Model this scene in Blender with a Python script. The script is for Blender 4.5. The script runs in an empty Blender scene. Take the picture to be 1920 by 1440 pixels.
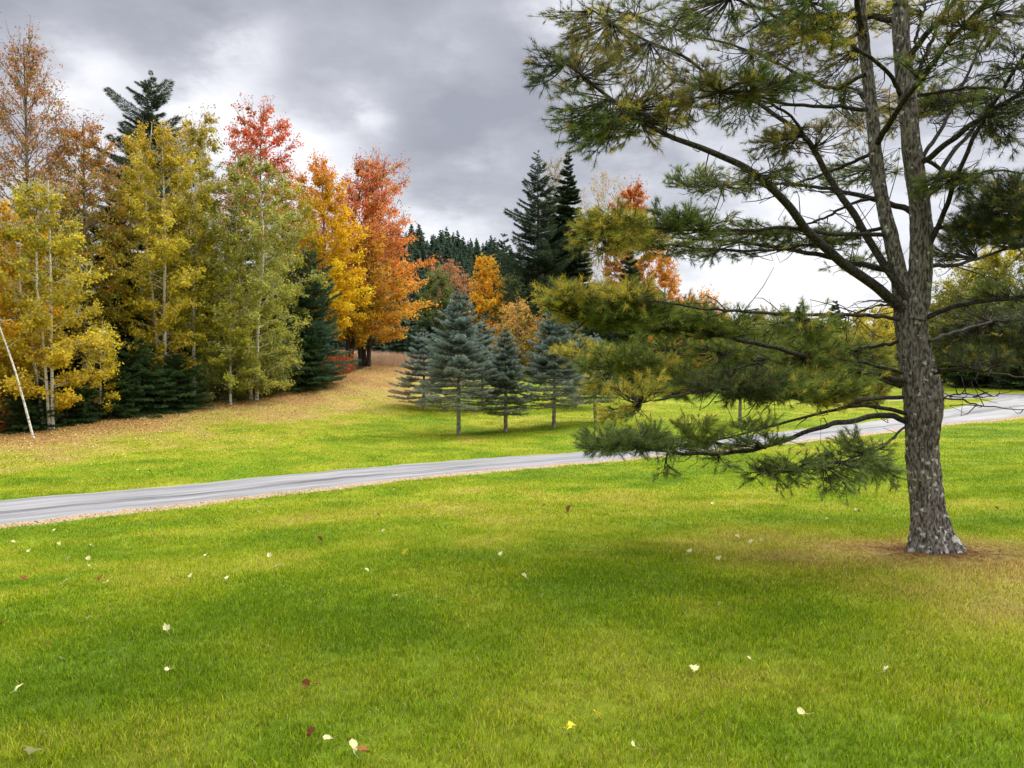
import bpy, math, random
import numpy as np
rng = np.random.default_rng(7)
random.seed(7)
R = math.radians
SC = bpy.context.scene
COL = SC.collection

# ------------------------------------------------------------------ camera
F = 1450.0                      # focal length in pixels of a 1920 wide picture
EYE = np.array([0.0, 0.0, 3.2])
PITCH = math.atan(30.0 / F)     # looking slightly down, horizon at row 690
cam_d = bpy.data.cameras.new('camera')
cam_d.sensor_width = 36.0
cam_d.lens = F / 1920.0 * 36.0
cam_d.clip_end = 5000
cam_d.clip_start = 0.05
cam = bpy.data.objects.new('camera', cam_d)
COL.objects.link(cam)
cam.location = EYE
cam.rotation_euler = (R(90) - PITCH, 0, 0)
SC.camera = cam
SC.view_settings.view_transform = 'Standard'
SC.view_settings.look = 'None'
SC.view_settings.exposure = 0.5
SC.view_settings.gamma = 1.0

def ray(px, py):
    dx = (np.asarray(px, float) - 960) / F
    dy = -(np.asarray(py, float) - 720) / F
    c, s = math.cos(PITCH), math.sin(PITCH)
    v = np.stack([dx, c + dy * s, dy * c - s + 0 * dx], -1)
    return v
def P(px, py, D):
    v = ray(px, py)
    return EYE + v * (np.asarray(D, float) / v[..., 1])[..., None]

# ------------------------------------------------------------------ sky and sun
SUN_AZ, SUN_EL = R(48), R(44)   # azimuth clockwise from straight ahead
sd = bpy.data.lights.new('sun', 'SUN')
sd.energy = 2.7
sd.angle = R(11)
sd.color = (1.0, 0.94, 0.84)
so = bpy.data.objects.new('sun', sd)
COL.objects.link(so)
so.rotation_euler = (R(90) - SUN_EL, 0, -SUN_AZ + math.pi)
so.rotation_euler = (R(90) - SUN_EL, 0, R(180) - SUN_AZ)
so.location = (20, 20, 40)

W = bpy.data.worlds.new("World")
SC.world = W
W.use_nodes = True
def build_world():
    nt = W.node_tree; N = nt.nodes; L = nt.links
    N.clear()
    out = N.new('ShaderNodeOutputWorld'); bg = N.new('ShaderNodeBackground')
    L.new(bg.outputs[0], out.inputs[0])
    bg.inputs[1].default_value = 0.1
    sky = N.new('ShaderNodeTexSky'); sky.sky_type = 'NISHITA'; sky.sun_disc = False
    sky.sun_elevation = SUN_EL; sky.sun_rotation = SUN_AZ
    tc = N.new('ShaderNodeTexCoord')
    nrm = N.new('ShaderNodeVectorMath'); nrm.operation = 'NORMALIZE'
    L.new(tc.outputs['Generated'], nrm.inputs[0])
    def math_(op, a, b=None, c=None, clamp=False):
        m = N.new('ShaderNodeMath'); m.operation = op; m.use_clamp = clamp
        for i, v in enumerate((a, b, c)):
            if v is None: continue
            if isinstance(v, (int, float)): m.inputs[i].default_value = v
            else: L.new(v, m.inputs[i])
        return m.outputs[0]
    # distort the direction a little so the lobes get ragged cloud edges
    sep0 = N.new('ShaderNodeSeparateXYZ'); L.new(nrm.outputs[0], sep0.inputs[0])
    zc = math_('ADD', math_('MAXIMUM', sep0.outputs[2], 0.0), 0.22)
    px_ = math_('DIVIDE', sep0.outputs[0], zc); py_ = math_('DIVIDE', sep0.outputs[1], zc)
    comb = N.new('ShaderNodeCombineXYZ'); L.new(px_, comb.inputs[0]); L.new(py_, comb.inputs[1])
    n1 = N.new('ShaderNodeTexNoise'); n1.inputs['Scale'].default_value = 1.15
    n1.inputs['Detail'].default_value = 7; n1.inputs['Roughness'].default_value = 0.5
    L.new(comb.outputs[0], n1.inputs['Vector'])
    n2 = N.new('ShaderNodeTexNoise'); n2.inputs['Scale'].default_value = 3.3
    n2.inputs['Detail'].default_value = 8; n2.inputs['Roughness'].default_value = 0.6
    L.new(comb.outputs[0], n2.inputs['Vector'])
    dv = N.new('ShaderNodeVectorMath'); dv.operation = 'SUBTRACT'
    L.new(n2.outputs['Color'], dv.inputs[0]); dv.inputs[1].default_value = (.5, .5, .5)
    ds = N.new('ShaderNodeVectorMath'); ds.operation = 'SCALE'; ds.inputs['Scale'].default_value = 0.12
    L.new(dv.outputs[0], ds.inputs[0])
    da = N.new('ShaderNodeVectorMath'); da.operation = 'ADD'
    L.new(nrm.outputs[0], da.inputs[0]); L.new(ds.outputs[0], da.inputs[1])
    dn = N.new('ShaderNodeVectorMath'); dn.operation = 'NORMALIZE'; L.new(da.outputs[0], dn.inputs[0])
    # cloud density lobes: (pixel direction, radius in pixels, weight)  + bright / - dark
    lobes = [(540, 90, 300, -.50), (250, 60, 180, -.3), (900, 150, 200, -.50), (960, 330, 100, -.50), (800, 300, 90, -.38), (860, 60, 160, -.3),
             (60, 50, 150, -.25), (475, 95, 42, .7), (180, 170, 60, .5), (370, 180, 45, .75), (440, 245, 50, .6), (545, 285, 50, .8), (660, 330, 60, .6),
             (705, 215, 30, .6), (860, 120, 60, .35), (640, 60, 60, .25), (150, 120, 60, .35), (950, 300, 40, .3), (690, 90, 30, .0), (810, 425, 55, .6), (900, 450, 50, .5),
             (1060, 30, 50, .5), (1290, 60, 110, .15), (1300, 280, 80, .12), (1400, 540, 150, .6), (1480, 520, 80, .2), (1700, 330, 150, .08), (1450, 120, 60, -.3), (1820, 300, 60, -.3), (1200, 330, 50, -.25), (1620, 180, 70, -.35), (1440, 330, 60, -.35), (1560, 480, 60, -.2),
             (1850, 120, 100, .1), (620, 560, 300, .25), (1330, 390, 60, -.45), (1640, 250, 60, -.25), (1000, 80, 60, -.3)]
    acc = None
    for (x, y, r, w) in lobes:
        if w == 0: continue
        v = ray(x, y); v = v / np.linalg.norm(v)
        d = N.new('ShaderNodeVectorMath'); d.operation = 'DOT_PRODUCT'
        L.new(dn.outputs[0], d.inputs[0]); d.inputs[1].default_value = tuple(v)
        a = r / F
        k = 1.0 / (a * a)
        e = math_('EXPONENT', math_('MULTIPLY', math_('SUBTRACT', d.outputs['Value'], 1.0), k * 1.0))
        e = math_('MULTIPLY', e, w * (1.5 if w > 0 else .8))
        acc = e if acc is None else math_('ADD', acc, e)
    base = math_('MULTIPLY_ADD', math_('SUBTRACT', n1.outputs['Fac'], .5), 1.9, 0.30)
    base = math_('MULTIPLY_ADD', math_('SUBTRACT', n2.outputs['Fac'], .5), 2.0, base)
    tot = math_('ADD', base, acc)
    ramp = N.new('ShaderNodeValToRGB')
    cr = ramp.color_ramp
    cr.elements[0].position = 0.0; cr.elements[0].color = (.275, .283, .328, 1)
    cr.elements[1].position = 1.0; cr.elements[1].color = (.76, .76, .78, 1)
    e = cr.elements.new(.30); e.color = (.36, .368, .415, 1)
    e = cr.elements.new(.52); e.color = (.47, .478, .52, 1)
    e = cr.elements.new(.74); e.color = (.62, .63, .67, 1)
    tot = math_('DIVIDE', math_('ADD', tot, .62), 1.75)
    L.new(tot, ramp.inputs[0])
    # overhead sky gain, added above the picture for soft top light
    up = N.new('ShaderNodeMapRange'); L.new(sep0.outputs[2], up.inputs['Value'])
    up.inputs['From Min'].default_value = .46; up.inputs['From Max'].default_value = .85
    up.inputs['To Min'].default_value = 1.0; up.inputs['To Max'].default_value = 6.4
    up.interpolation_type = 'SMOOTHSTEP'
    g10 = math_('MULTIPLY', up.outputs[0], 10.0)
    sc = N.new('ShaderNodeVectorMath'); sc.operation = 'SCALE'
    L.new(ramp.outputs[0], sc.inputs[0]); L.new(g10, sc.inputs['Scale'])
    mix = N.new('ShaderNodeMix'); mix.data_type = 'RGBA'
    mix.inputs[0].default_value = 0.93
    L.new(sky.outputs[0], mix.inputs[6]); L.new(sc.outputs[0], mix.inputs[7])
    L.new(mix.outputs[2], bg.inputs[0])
build_world()

# ------------------------------------------------------------------ mesh helpers
class MB:
    def __init__(s): s.v = []; s.q = []; s.t = []; s.c = []; s.n = 0
    def add(s, v, q=None, t=None, c=None):
        v = np.asarray(v, np.float32).reshape(-1, 3)
        if q is not None and len(q): s.q.append(np.asarray(q, np.int64) + s.n)
        if t is not None and len(t): s.t.append(np.asarray(t, np.int64) + s.n)
        if c is None: c = np.ones((len(v), 3)) * .3
        c = np.asarray(c, np.float32)
        if c.ndim == 1: c = np.tile(c, (len(v), 1))
        s.v.append(v); s.c.append(c); s.n += len(v)
    def build(s, name, mat, parent=None, smooth=False, origin=None):
        me = bpy.data.meshes.new(name)
        v = np.concatenate(s.v); c = np.concatenate(s.c)
        if origin is not None: v = v - np.asarray(origin, np.float32)
        q = np.concatenate(s.q) if s.q else np.zeros((0, 4), np.int64)
        t = np.concatenate(s.t) if s.t else np.zeros((0, 3), np.int64)
        me.vertices.add(len(v)); me.vertices.foreach_set('co', v.astype(np.float32).ravel())
        idx = np.concatenate([q.ravel(), t.ravel()]).astype(np.int32)
        me.loops.add(len(idx)); me.loops.foreach_set('vertex_index', idx)
        ls = np.concatenate([np.arange(len(q)) * 4, len(q) * 4 + np.arange(len(t)) * 3]).astype(np.int32)
        me.polygons.add(len(ls)); me.polygons.foreach_set('loop_start', ls)
        if smooth: me.polygons.foreach_set('use_smooth', np.ones(len(ls), bool))
        else: me.polygons.foreach_set('use_smooth', np.zeros(len(ls), bool))
        me.update(calc_edges=True)
        a = me.attributes.new('col', 'FLOAT_COLOR', 'POINT')
        a.data.foreach_set('color', np.concatenate([c, np.ones((len(c), 1), np.float32)], 1).astype(np.float32).ravel())
        me.materials.append(mat)
        o = bpy.data.objects.new(name, me); COL.objects.link(o)
        if origin is not None and parent is None: o.location = origin
        if parent is not None: o.parent = parent
        return o

def thing(name, label, cat, loc, group=None):
    o = bpy.data.objects.new(name, None); COL.objects.link(o)
    o.location = loc; o.empty_display_size = .3
    o['label'] = label; o['category'] = cat
    if group: o['group'] = group
    return o
def unit(v): return v / (np.linalg.norm(v, axis=-1, keepdims=True) + 1e-9)

def tubes(mb, paths, radii, sides=4, col=(.3, .3, .3), cap=False):
    """paths [N,K,3], radii [N,K] -> N tapered tubes"""
    paths = np.asarray(paths, float); radii = np.asarray(radii, float)
    if paths.ndim == 2: paths = paths[None]; radii = radii[None]
    Nn, K, _ = paths.shape
    if Nn == 0: return
    tan = np.gradient(paths, axis=1); tan = unit(tan)
    ref = np.where(np.abs(tan[..., 2:3]) < .8, np.array([0, 0, 1.0]), np.array([1.0, 0, 0]))
    # one reference per path avoids twisting
    ref = np.broadcast_to(np.where(np.abs(tan[:, :1, 2:3]) < .75, np.array([0, 0, 1.0]), np.array([1.0, 0.2, 0])), tan.shape)
    u = unit(np.cross(tan, ref)); w = np.cross(tan, u)
    a = np.arange(sides) / sides * 2 * np.pi
    ring = u[:, :, None] * np.cos(a)[:, None] + w[:, :, None] * np.sin(a)[:, None]
    v = paths[:, :, None] + ring * radii[:, :, None, None]
    v = v.reshape(-1, 3)
    i = np.arange(sides); j = (i + 1) % sides
    base = (np.arange(Nn)[:, None, None] * K + np.arange(K - 1)[None, :, None]) * sides
    q = np.stack([base + i, base + j, base + sides + j, base + sides + i], -1).reshape(-1, 4)
    c = np.asarray(col, float)
    mb.add(v, q=q, c=np.broadcast_to(c, v.shape) if c.ndim == 1 else c)

def leaves(mb, cen, size, col, flat=0.0):
    """diamond leaves, random orientation"""
    n = len(cen)
    if n == 0: return
    nr = unit(rng.normal(size=(n, 3)) + np.array([0, 0, flat]) * np.sign(rng.normal(size=(n, 1))) * 0 + np.array([0, 0, flat]))
    a = unit(np.cross(nr, rng.normal(size=(n, 3)))); b = np.cross(nr, a)
    s = (np.asarray(size) * rng.uniform(.65, 1.25, n))[:, None]
    v = np.stack([cen - a * s, cen + b * s * .62 + nr * s * .15, cen + a * s, cen - b * s * .62 + nr * s * .15], 1)
    q = np.arange(4 * n).reshape(n, 4)
    mb.add(v, q=q, c=np.repeat(col, 4, 0))

def needles(mb, base, dr, ln, wd, col):
    n = len(base)
    if n == 0: return
    dr = unit(dr)
    sd_ = unit(np.cross(dr, rng.normal(size=(n, 3)))) * (np.asarray(wd) * np.ones(n))[:, None] * .5
    tip = base + dr * (np.asarray(ln) * np.ones(n))[:, None]
    v = np.stack([base - sd_, base + sd_, tip], 1)
    mb.add(v, t=np.arange(3 * n).reshape(n, 3), c=np.repeat(col, 3, 0))

def curve(pts, n):
    """smooth resample of a polyline (Catmull-Rom)"""
    p = np.asarray(pts, float)
    if len(p) == 2: return p[0] + (p[1] - p[0]) * np.linspace(0, 1, n)[:, None]
    q = np.concatenate([[2 * p[0] - p[1]], p, [2 * p[-1] - p[-2]]])
    t = np.linspace(0, len(p) - 1 - 1e-6, n); k = t.astype(int); f = (t - k)[:, None]
    a, b, c, d = q[k], q[k + 1], q[k + 2], q[k + 3]
    return .5 * (2 * b + (c - a) * f + (2 * a - 5 * b + 4 * c - d) * f ** 2 + (3 * b - a - 3 * c + d) * f ** 3)

# smooth 2D value noise for numpy
_g = rng.uniform(-1, 1, (256, 256))
def vnoise(x, y, s):
    x = np.asarray(x) / s + 100.3; y = np.asarray(y) / s + 57.7
    i = np.floor(x).astype(int); j = np.floor(y).astype(int); fx = x - i; fy = y - j
    fx = fx * fx * (3 - 2 * fx); fy = fy * fy * (3 - 2 * fy)
    g = lambda a, b: _g[a % 256, b % 256]
    return (g(i, j) * (1 - fx) + g(i + 1, j) * fx) * (1 - fy) + (g(i, j + 1) * (1 - fx) + g(i + 1, j + 1) * fx) * fy
def fbm(x, y, s, o=4):
    r = 0; a = .5
    for k in range(o): r = r + a * vnoise(x + 13 * k, y - 7 * k, s / 2 ** k); a *= .55
    return r

# ------------------------------------------------------------------ materials
def newmat(name):
    m = bpy.data.materials.new(name); m.use_nodes = True
    m.node_tree.nodes.clear()
    return m, m.node_tree.nodes, m.node_tree.links
def leaf_mat(name, trans=.4, rough=.55, spec=.25):
    m, N, L = newmat(name)
    out = N.new('ShaderNodeOutputMaterial'); at = N.new('ShaderNodeAttribute'); at.attribute_name = 'col'
    p = N.new('ShaderNodeBsdfPrincipled'); p.inputs['Roughness'].default_value = rough
    p.inputs['Specular IOR Level'].default_value = spec
    t = N.new('ShaderNodeBsdfTranslucent'); mx = N.new('ShaderNodeMixShader'); mx.inputs[0].default_value = trans
    L.new(at.outputs['Color'], p.inputs['Base Color']); L.new(at.outputs['Color'], t.inputs['Color'])
    L.new(p.outputs[0], mx.inputs[1]); L.new(t.outputs[0], mx.inputs[2]); L.new(mx.outputs[0], out.inputs[0])
    return m
def bark_mat(name, c1, c2, scale, bump=.6, stretch=.3, spots=None, spotscale=9, lo=.4, hi=.6):
    m, N, L = newmat(name)
    out = N.new('ShaderNodeOutputMaterial'); p = N.new('ShaderNodeBsdfPrincipled')
    p.inputs['Roughness'].default_value = .9; p.inputs['Specular IOR Level'].default_value = .15
    tc = N.new('ShaderNodeTexCoord'); mp = N.new('ShaderNodeMapping'); mp.inputs['Scale'].default_value = (1, 1, stretch)
    L.new(tc.outputs['Object'], mp.inputs['Vector'])
    n = N.new('ShaderNodeTexNoise'); n.inputs['Scale'].default_value = scale; n.inputs['Detail'].default_value = 6
    L.new(mp.outputs[0], n.inputs['Vector'])
    r = N.new('ShaderNodeValToRGB'); r.color_ramp.elements[0].position = lo; r.color_ramp.elements[1].position = hi
    r.color_ramp.elements[0].color = (*c1, 1); r.color_ramp.elements[1].color = (*c2, 1)
    L.new(n.outputs['Fac'], r.inputs[0]); colo = r.outputs[0]
    if spots:
        v = N.new('ShaderNodeTexNoise'); v.inputs['Scale'].default_value = spotscale; v.inputs['Detail'].default_value = 3
        L.new(tc.outputs['Object'], v.inputs['Vector'])
        rr = N.new('ShaderNodeValToRGB'); rr.color_ramp.elements[0].position = .63; rr.color_ramp.elements[1].position = .69
        sz = N.new('ShaderNodeSeparateXYZ'); L.new(tc.outputs['Object'], sz.inputs[0])      # more lichen low on the trunk
        zr = N.new('ShaderNodeMapRange'); L.new(sz.outputs[2], zr.inputs['Value']); zr.inputs['From Min'].default_value = .15; zr.inputs['From Max'].default_value = 1.5
        zr.inputs['To Min'].default_value = .075; zr.inputs['To Max'].default_value = 0
        ad = N.new('ShaderNodeMath'); L.new(v.outputs['Fac'], ad.inputs[0]); L.new(zr.outputs[0], ad.inputs[1]); L.new(ad.outputs[0], rr.inputs[0])
        mx = N.new('ShaderNodeMix'); mx.data_type = 'RGBA'; L.new(rr.outputs[0], mx.inputs[0]); L.new(colo, mx.inputs[6])
        mx.inputs[7].default_value = (*spots, 1); colo = mx.outputs[2]
    L.new(colo, p.inputs['Base Color'])
    b = N.new('ShaderNodeBump'); b.inputs['Strength'].default_value = bump; b.inputs['Distance'].default_value = .03
    L.new(n.outputs['Fac'], b.inputs['Height']); L.new(b.outputs[0], p.inputs['Normal'])
    L.new(p.outputs[0], out.inputs[0])
    return m
M_LEAF = leaf_mat('autumn_leaf', .42, .7, .08)
M_NEEDLE = leaf_mat('conifer_needle', .22, .6, .15)
M_PINE = leaf_mat('pine_needle', .36, .55, .2)
M_GRASS = leaf_mat('grass_blade', .45, .7, .06)
M_FALLEN = leaf_mat('fallen_leaf', .2, .7, .1)
M_BIRCH = bark_mat('pale_birch_bark', (.14, .125, .10), (.62, .58, .48), 5, .3, 2.5, lo=.36, hi=.48)
M_GREY = bark_mat('grey_bark', (.09, .075, .06), (.24, .21, .17), 7, .5, .4)
M_DARK = bark_mat('dark_bark', (.025, .02, .016), (.085, .068, .052), 9, .6, .3)
M_PINEBARK = bark_mat('pine_bark', (.045, .038, .032), (.21, .18, .15), 46, .7, .34, spots=(.46, .46, .38), spotscale=15)
M_SPRUCEBARK = bark_mat('spruce_bark', (.12, .10, .08), (.34, .29, .24), 12, .5, .5)

# ------------------------------------------------------------------ terrain
ctl = [(960,1440,3.3),(0,1440,3.3),(1920,1440,3.3),(1745,1035,8.6),(960,1040,8.4),(0,1045,10.6),(480,1045,9.2),(1350,1040,8.4),(1900,1000,9.8),
       (0,962,14.5),(-250,985,13.5),(300,930,17),(600,900,19.5),(850,877,22.2),(1100,858,25),(1450,822,31),(1700,795,36),(1900,762,42),(2060,752,45),
       (860,815,32),(1040,800,34),(950,808,33),(795,765,41),(1115,790,36.5),(1390,792,37.5),
       (0,812,29),(-250,840,26),(150,790,32),(300,770,35),(450,742,40),(600,712,45),(740,682,60),(680,690,55),(1000,735,50),(1200,740,56),(1400,738,62),
       (1800,742,51),(1800,718,64),(1600,733,64),(2000,722,60),(250,905,19),(600,830,27)]
C = []
for (a, b, d) in ctl:
    C.append(P(a, b, d))
for a in np.arange(0, 360, 30):            # far ring keeps the land calm
    for rr_, zz in ((130, 3.0), (260, 3.5)):
        C.append(np.array([math.sin(R(a)) * rr_, math.cos(R(a)) * rr_, zz if math.cos(R(a)) > -.2 else 1.0]))
C.append(np.array([0, 0, 1.5])); C.append(np.array([0, -8, 1.5])); C.append(np.array([-10, -4, 1.2])); C.append(np.array([10, -4, 1.6])); C.append(np.array([12, 10, 1.3]))
C = np.array(C)
def phi(r): return r * r * np.log(r + 1e-6)
def fit(C, lam=.3):
    n = len(C); Kk = phi(np.linalg.norm(C[:, None, :2] - C[None, :, :2], axis=-1)) + np.eye(n) * lam
    Pm = np.concatenate([np.ones((n, 1)), C[:, :2]], 1)
    A = np.block([[Kk, Pm], [Pm.T, np.zeros((3, 3))]])
    return np.linalg.solve(A, np.concatenate([C[:, 2], np.zeros(3)]))
SOL = fit(C)
def zraw(x, y):
    r = np.sqrt(x * x + y * y); k = np.minimum(1.0, 260 / np.maximum(r, 1e-6))
    xx = x * k; yy = y * k
    o = np.zeros_like(x)
    for i in range(len(C)): o += SOL[i] * phi(np.hypot(xx - C[i, 0], yy - C[i, 1]))
    o += SOL[-3] + SOL[-2] * xx + SOL[-1] * yy
    hill = 40 * np.exp(-(((x + 95) / 95) ** 2 + ((y - 330) / 110) ** 2)) + 24 * np.exp(-(((x + 5) / 60) ** 2 + ((y - 345) / 100) ** 2))
    return o + hill
def axis_(lo, hi, d0, n1, n2):
    """fine spacing near 0, growing outward"""
    a = [0.0]; d = d0
    while a[-1] < hi: a.append(a[-1] + d); d = d0 if a[-1] < n1 else d * n2
    b = [0.0]; d = d0
    while b[-1] > lo: b.append(b[-1] - d); d = d0 if -b[-1] < n1 else d * n2
    return np.array(sorted(set(b[1:] + a)))
GX = axis_(-1600, 1600, .28, 24, 1.045)
ya = [-1600.0]
GY = axis_(-1600, 2200, .28, 46, 1.045)
GY = np.array([g for g in GY if g > -3] + [-g for g in np.geomspace(3.3, 1600, 40)]); GY.sort()
XX, YY = np.meshgrid(GX, GY, indexing='ij')
ZZ = zraw(XX, YY) + .035 * fbm(XX, YY, 3.5, 3) * np.clip(1 - np.hypot(XX, YY) / 120, 0, 1)
def zg(x, y):
    x = np.asarray(x, float); y = np.asarray(y, float)
    i = np.clip(np.searchsorted(GX, x) - 1, 0, len(GX) - 2); j = np.clip(np.searchsorted(GY, y) - 1, 0, len(GY) - 2)
    fx = (x - GX[i]) / (GX[i + 1] - GX[i]); fy = (y - GY[j]) / (GY[j + 1] - GY[j])
    return (ZZ[i, j] * (1 - fx) + ZZ[i + 1, j] * fx) * (1 - fy) + (ZZ[i, j + 1] * (1 - fx) + ZZ[i + 1, j + 1] * fx) * fy
def ground(px, py):
    """where the ray through a pixel meets the land"""
    v = ray(px, py); t = np.linspace(2.2, 120, 6000)[:, None]
    p = EYE + v * t; h = p[:, 2] - zg(p[:, 0], p[:, 1])
    k = np.argmax(h < 0) if (h < 0).any() else len(h) - 1
    return p[k]

# ------------------------------------------------------------------ roads
up_px = [(-330,988),(-200,965),(0,938),(300,913),(600,884),(850,864),(1100,846),(1300,827),(1450,811),(1600,794),(1770,768),(1850,752),(1920,740),(2010,728)]
lo_px = [(-330,1032),(-200,1015),(0,988),(300,950),(600,916),(850,889),(1100,867),(1300,848),(1450,833),(1600,816),(1770,796),(1850,789),(1920,781),(2060,768)]
UPE = np.array([ground(*p) for p in up_px]); LOE = np.array([ground(*p) for p in lo_px])
UPE = curve(UPE, 400); LOE = curve(LOE, 400)
def smooth_edge(E, o):
    return np.stack([E[:, 0] + o * vnoise(E[:, 0] * 1.0, E[:, 1], 1.1) * .10, E[:, 1] + o * (vnoise(E[:, 0], E[:, 1], .5) * .12 + vnoise(E[:, 0], E[:, 1], 3) * .06), E[:, 2]], 1)
UPE = smooth_edge(UPE, 1); LOE = smooth_edge(LOE, 1)
def road_mask(x, y, m=0.0):
    return (y > np.interp(x, LOE[:, 0], LOE[:, 1]) + m) & (y < np.interp(x, UPE[:, 0], UPE[:, 1]) - m) & (x > LOE[0, 0]) & (x < LOE[-1, 0] + 20)

PINE = P(1748, 1035, 8.6); PINE[2] = zg(PINE[0], PINE[1])
treeline = np.array([ground(px, py)[:2] for px, py in [(-250,845),(0,812),(150,790),(300,768),(450,742),(600,712),(740,684)]])
def tl_dist(x, y):
    best = np.full(np.shape(x), 1e9)
    for a, b in zip(treeline[:-1], treeline[1:]):
        d = b - a; t = np.clip(((x - a[0]) * d[0] + (y - a[1]) * d[1]) / (d @ d), 0, 1)
        best = np.minimum(best, np.hypot(x - a[0] - t * d[0], y - a[1] - t * d[1]))
    return best
def dryness(x, y):
    """0 lush .. 1 dry / leaf strewn; the soil and sward themselves differ here"""
    x = np.asarray(x, float); y = np.asarray(y, float)
    d = .20 + .42 * fbm(x, y * 1.3, 3.2, 4) + .22 * vnoise(x, y, .8)
    dl = y - np.interp(x, LOE[:, 0], LOE[:, 1])
    d += .50 * np.exp(-np.abs(dl + .1) / .35) * (dl < .3)                       # verge
    far = np.clip(1 - (tl_dist(x, y) + 1.2 * vnoise(x, y, 2.5)) / 9.0, 0, 1) ** .9
    far = np.maximum(far, np.clip((y - 44) / 10, 0, 1) * np.clip((-x - 1.0) / 5, 0, 1))
    d += (1.05 * far + .12) * (dl > 1.5)
    r = np.hypot(x - PINE[0], (y - PINE[1] + .1))
    d += .66 * np.exp(-(r / 2.1) ** 2) + .42 * np.exp(-(((x - PINE[0] - 1.8) / 2.6) ** 2 + ((y - PINE[1] + .3) / 1.6) ** 2))
    d += .30 * np.exp(-(((x - 4.0) / 1.8) ** 2 + ((y - 5.2) / 1.3) ** 2))
    d += .28 * np.exp(-(((x + .5) / 3.5) ** 2 + ((y - 15.0) / 2.2) ** 2))
    d -= .25 * np.exp(-(((x + 1.8) / 2.2) ** 2 + ((y - 5.0) / 2.0) ** 2))
    return np.clip(d, 0, 1.25)
ramp_d = np.array([0, .25, .5, .75, 1.0, 1.25])
ramp_c = np.array([(.102, .176, .005), (.172, .240, .006), (.270, .285, .014), (.34, .29, .055), (.38, .265, .08), (.36, .21, .07)])
def grass_col(d):
    return np.stack([np.interp(d, ramp_d, ramp_c[:, k]) for k in range(3)], -1)

def build_ground():
    m, N, L = newmat('lawn_soil')
    out = N.new('ShaderNodeOutputMaterial'); p = N.new('ShaderNodeBsdfPrincipled')
    p.inputs['Roughness'].default_value = .95; p.inputs['Specular IOR Level'].default_value = .1
    at = N.new('ShaderNodeAttribute'); at.attribute_name = 'col'
    tc = N.new('ShaderNodeTexCoord')
    n = N.new('ShaderNodeTexNoise'); n.inputs['Scale'].default_value = 9; n.inputs['Detail'].default_value = 9; n.inputs['Roughness'].default_value = .75
    L.new(tc.outputs['Object'], n.inputs['Vector'])
    n2 = N.new('ShaderNodeTexNoise'); n2.inputs['Scale'].default_value = 1.1; n2.inputs['Detail'].default_value = 5
    L.new(tc.outputs['Object'], n2.inputs['Vector'])
    mr = N.new('ShaderNodeMapRange'); mr.inputs['From Min'].default_value = .3; mr.inputs['From Max'].default_value = .7
    mr.inputs['To Min'].default_value = .62; mr.inputs['To Max'].default_value = 1.3
    L.new(n.outputs['Fac'], mr.inputs['Value'])
    mr2 = N.new('ShaderNodeMapRange'); mr2.inputs['From Min'].default_value = .3; mr2.inputs['From Max'].default_value = .7
    mr2.inputs['To Min'].default_value = .85; mr2.inputs['To Max'].default_value = 1.15
    L.new(n2.outputs['Fac'], mr2.inputs['Value'])
    mm = N.new('ShaderNodeMath'); mm.operation = 'MULTIPLY'; L.new(mr.outputs[0], mm.inputs[0]); L.new(mr2.outputs[0], mm.inputs[1])
    vm = N.new('ShaderNodeVectorMath'); vm.operation = 'SCALE'; L.new(at.outputs['Color'], vm.inputs[0]); L.new(mm.outputs[0], vm.inputs['Scale'])
    L.new(vm.outputs[0], p.inputs['Base Color'])
    b = N.new('ShaderNodeBump'); b.inputs['Strength'].default_value = .7; b.inputs['Distance'].default_value = .04
    L.new(n.outputs['Fac'], b.inputs['Height']); L.new(b.outputs[0], p.inputs['Normal'])
    L.new(p.outputs[0], out.inputs[0])
    nx, ny = XX.shape
    v = np.stack([XX, YY, ZZ], -1).reshape(-1, 3)
    c = grass_col(dryness(v[:, 0], v[:, 1]))
    r = np.hypot(v[:, 0], v[:, 1])
    wood = np.array([.07, .06, .025])  # brown woodland floor with the shade under the trees painted in
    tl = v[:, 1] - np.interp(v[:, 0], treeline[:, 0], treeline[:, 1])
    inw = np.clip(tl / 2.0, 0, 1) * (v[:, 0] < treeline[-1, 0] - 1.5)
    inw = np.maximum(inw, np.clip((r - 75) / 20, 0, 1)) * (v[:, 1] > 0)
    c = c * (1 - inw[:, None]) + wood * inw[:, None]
    c = c * .74  # shadows among the grass blades painted into the ground colour
    # under the blades near the camera the colour blends to a darker green
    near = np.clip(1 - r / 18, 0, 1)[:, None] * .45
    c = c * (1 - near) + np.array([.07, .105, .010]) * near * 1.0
    pd = np.hypot(v[:, 0] - PINE[0], v[:, 1] - PINE[1] + .05)
    k = np.clip(1.25 - pd / .6, 0, 1)[:, None] * .9
    c = c * (1 - k) + np.array([.17, .085, .035]) * k
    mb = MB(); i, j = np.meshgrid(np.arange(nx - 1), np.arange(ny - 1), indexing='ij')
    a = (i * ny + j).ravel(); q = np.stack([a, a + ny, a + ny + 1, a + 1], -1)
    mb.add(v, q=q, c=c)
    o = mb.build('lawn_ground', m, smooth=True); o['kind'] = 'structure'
build_ground()

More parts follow.
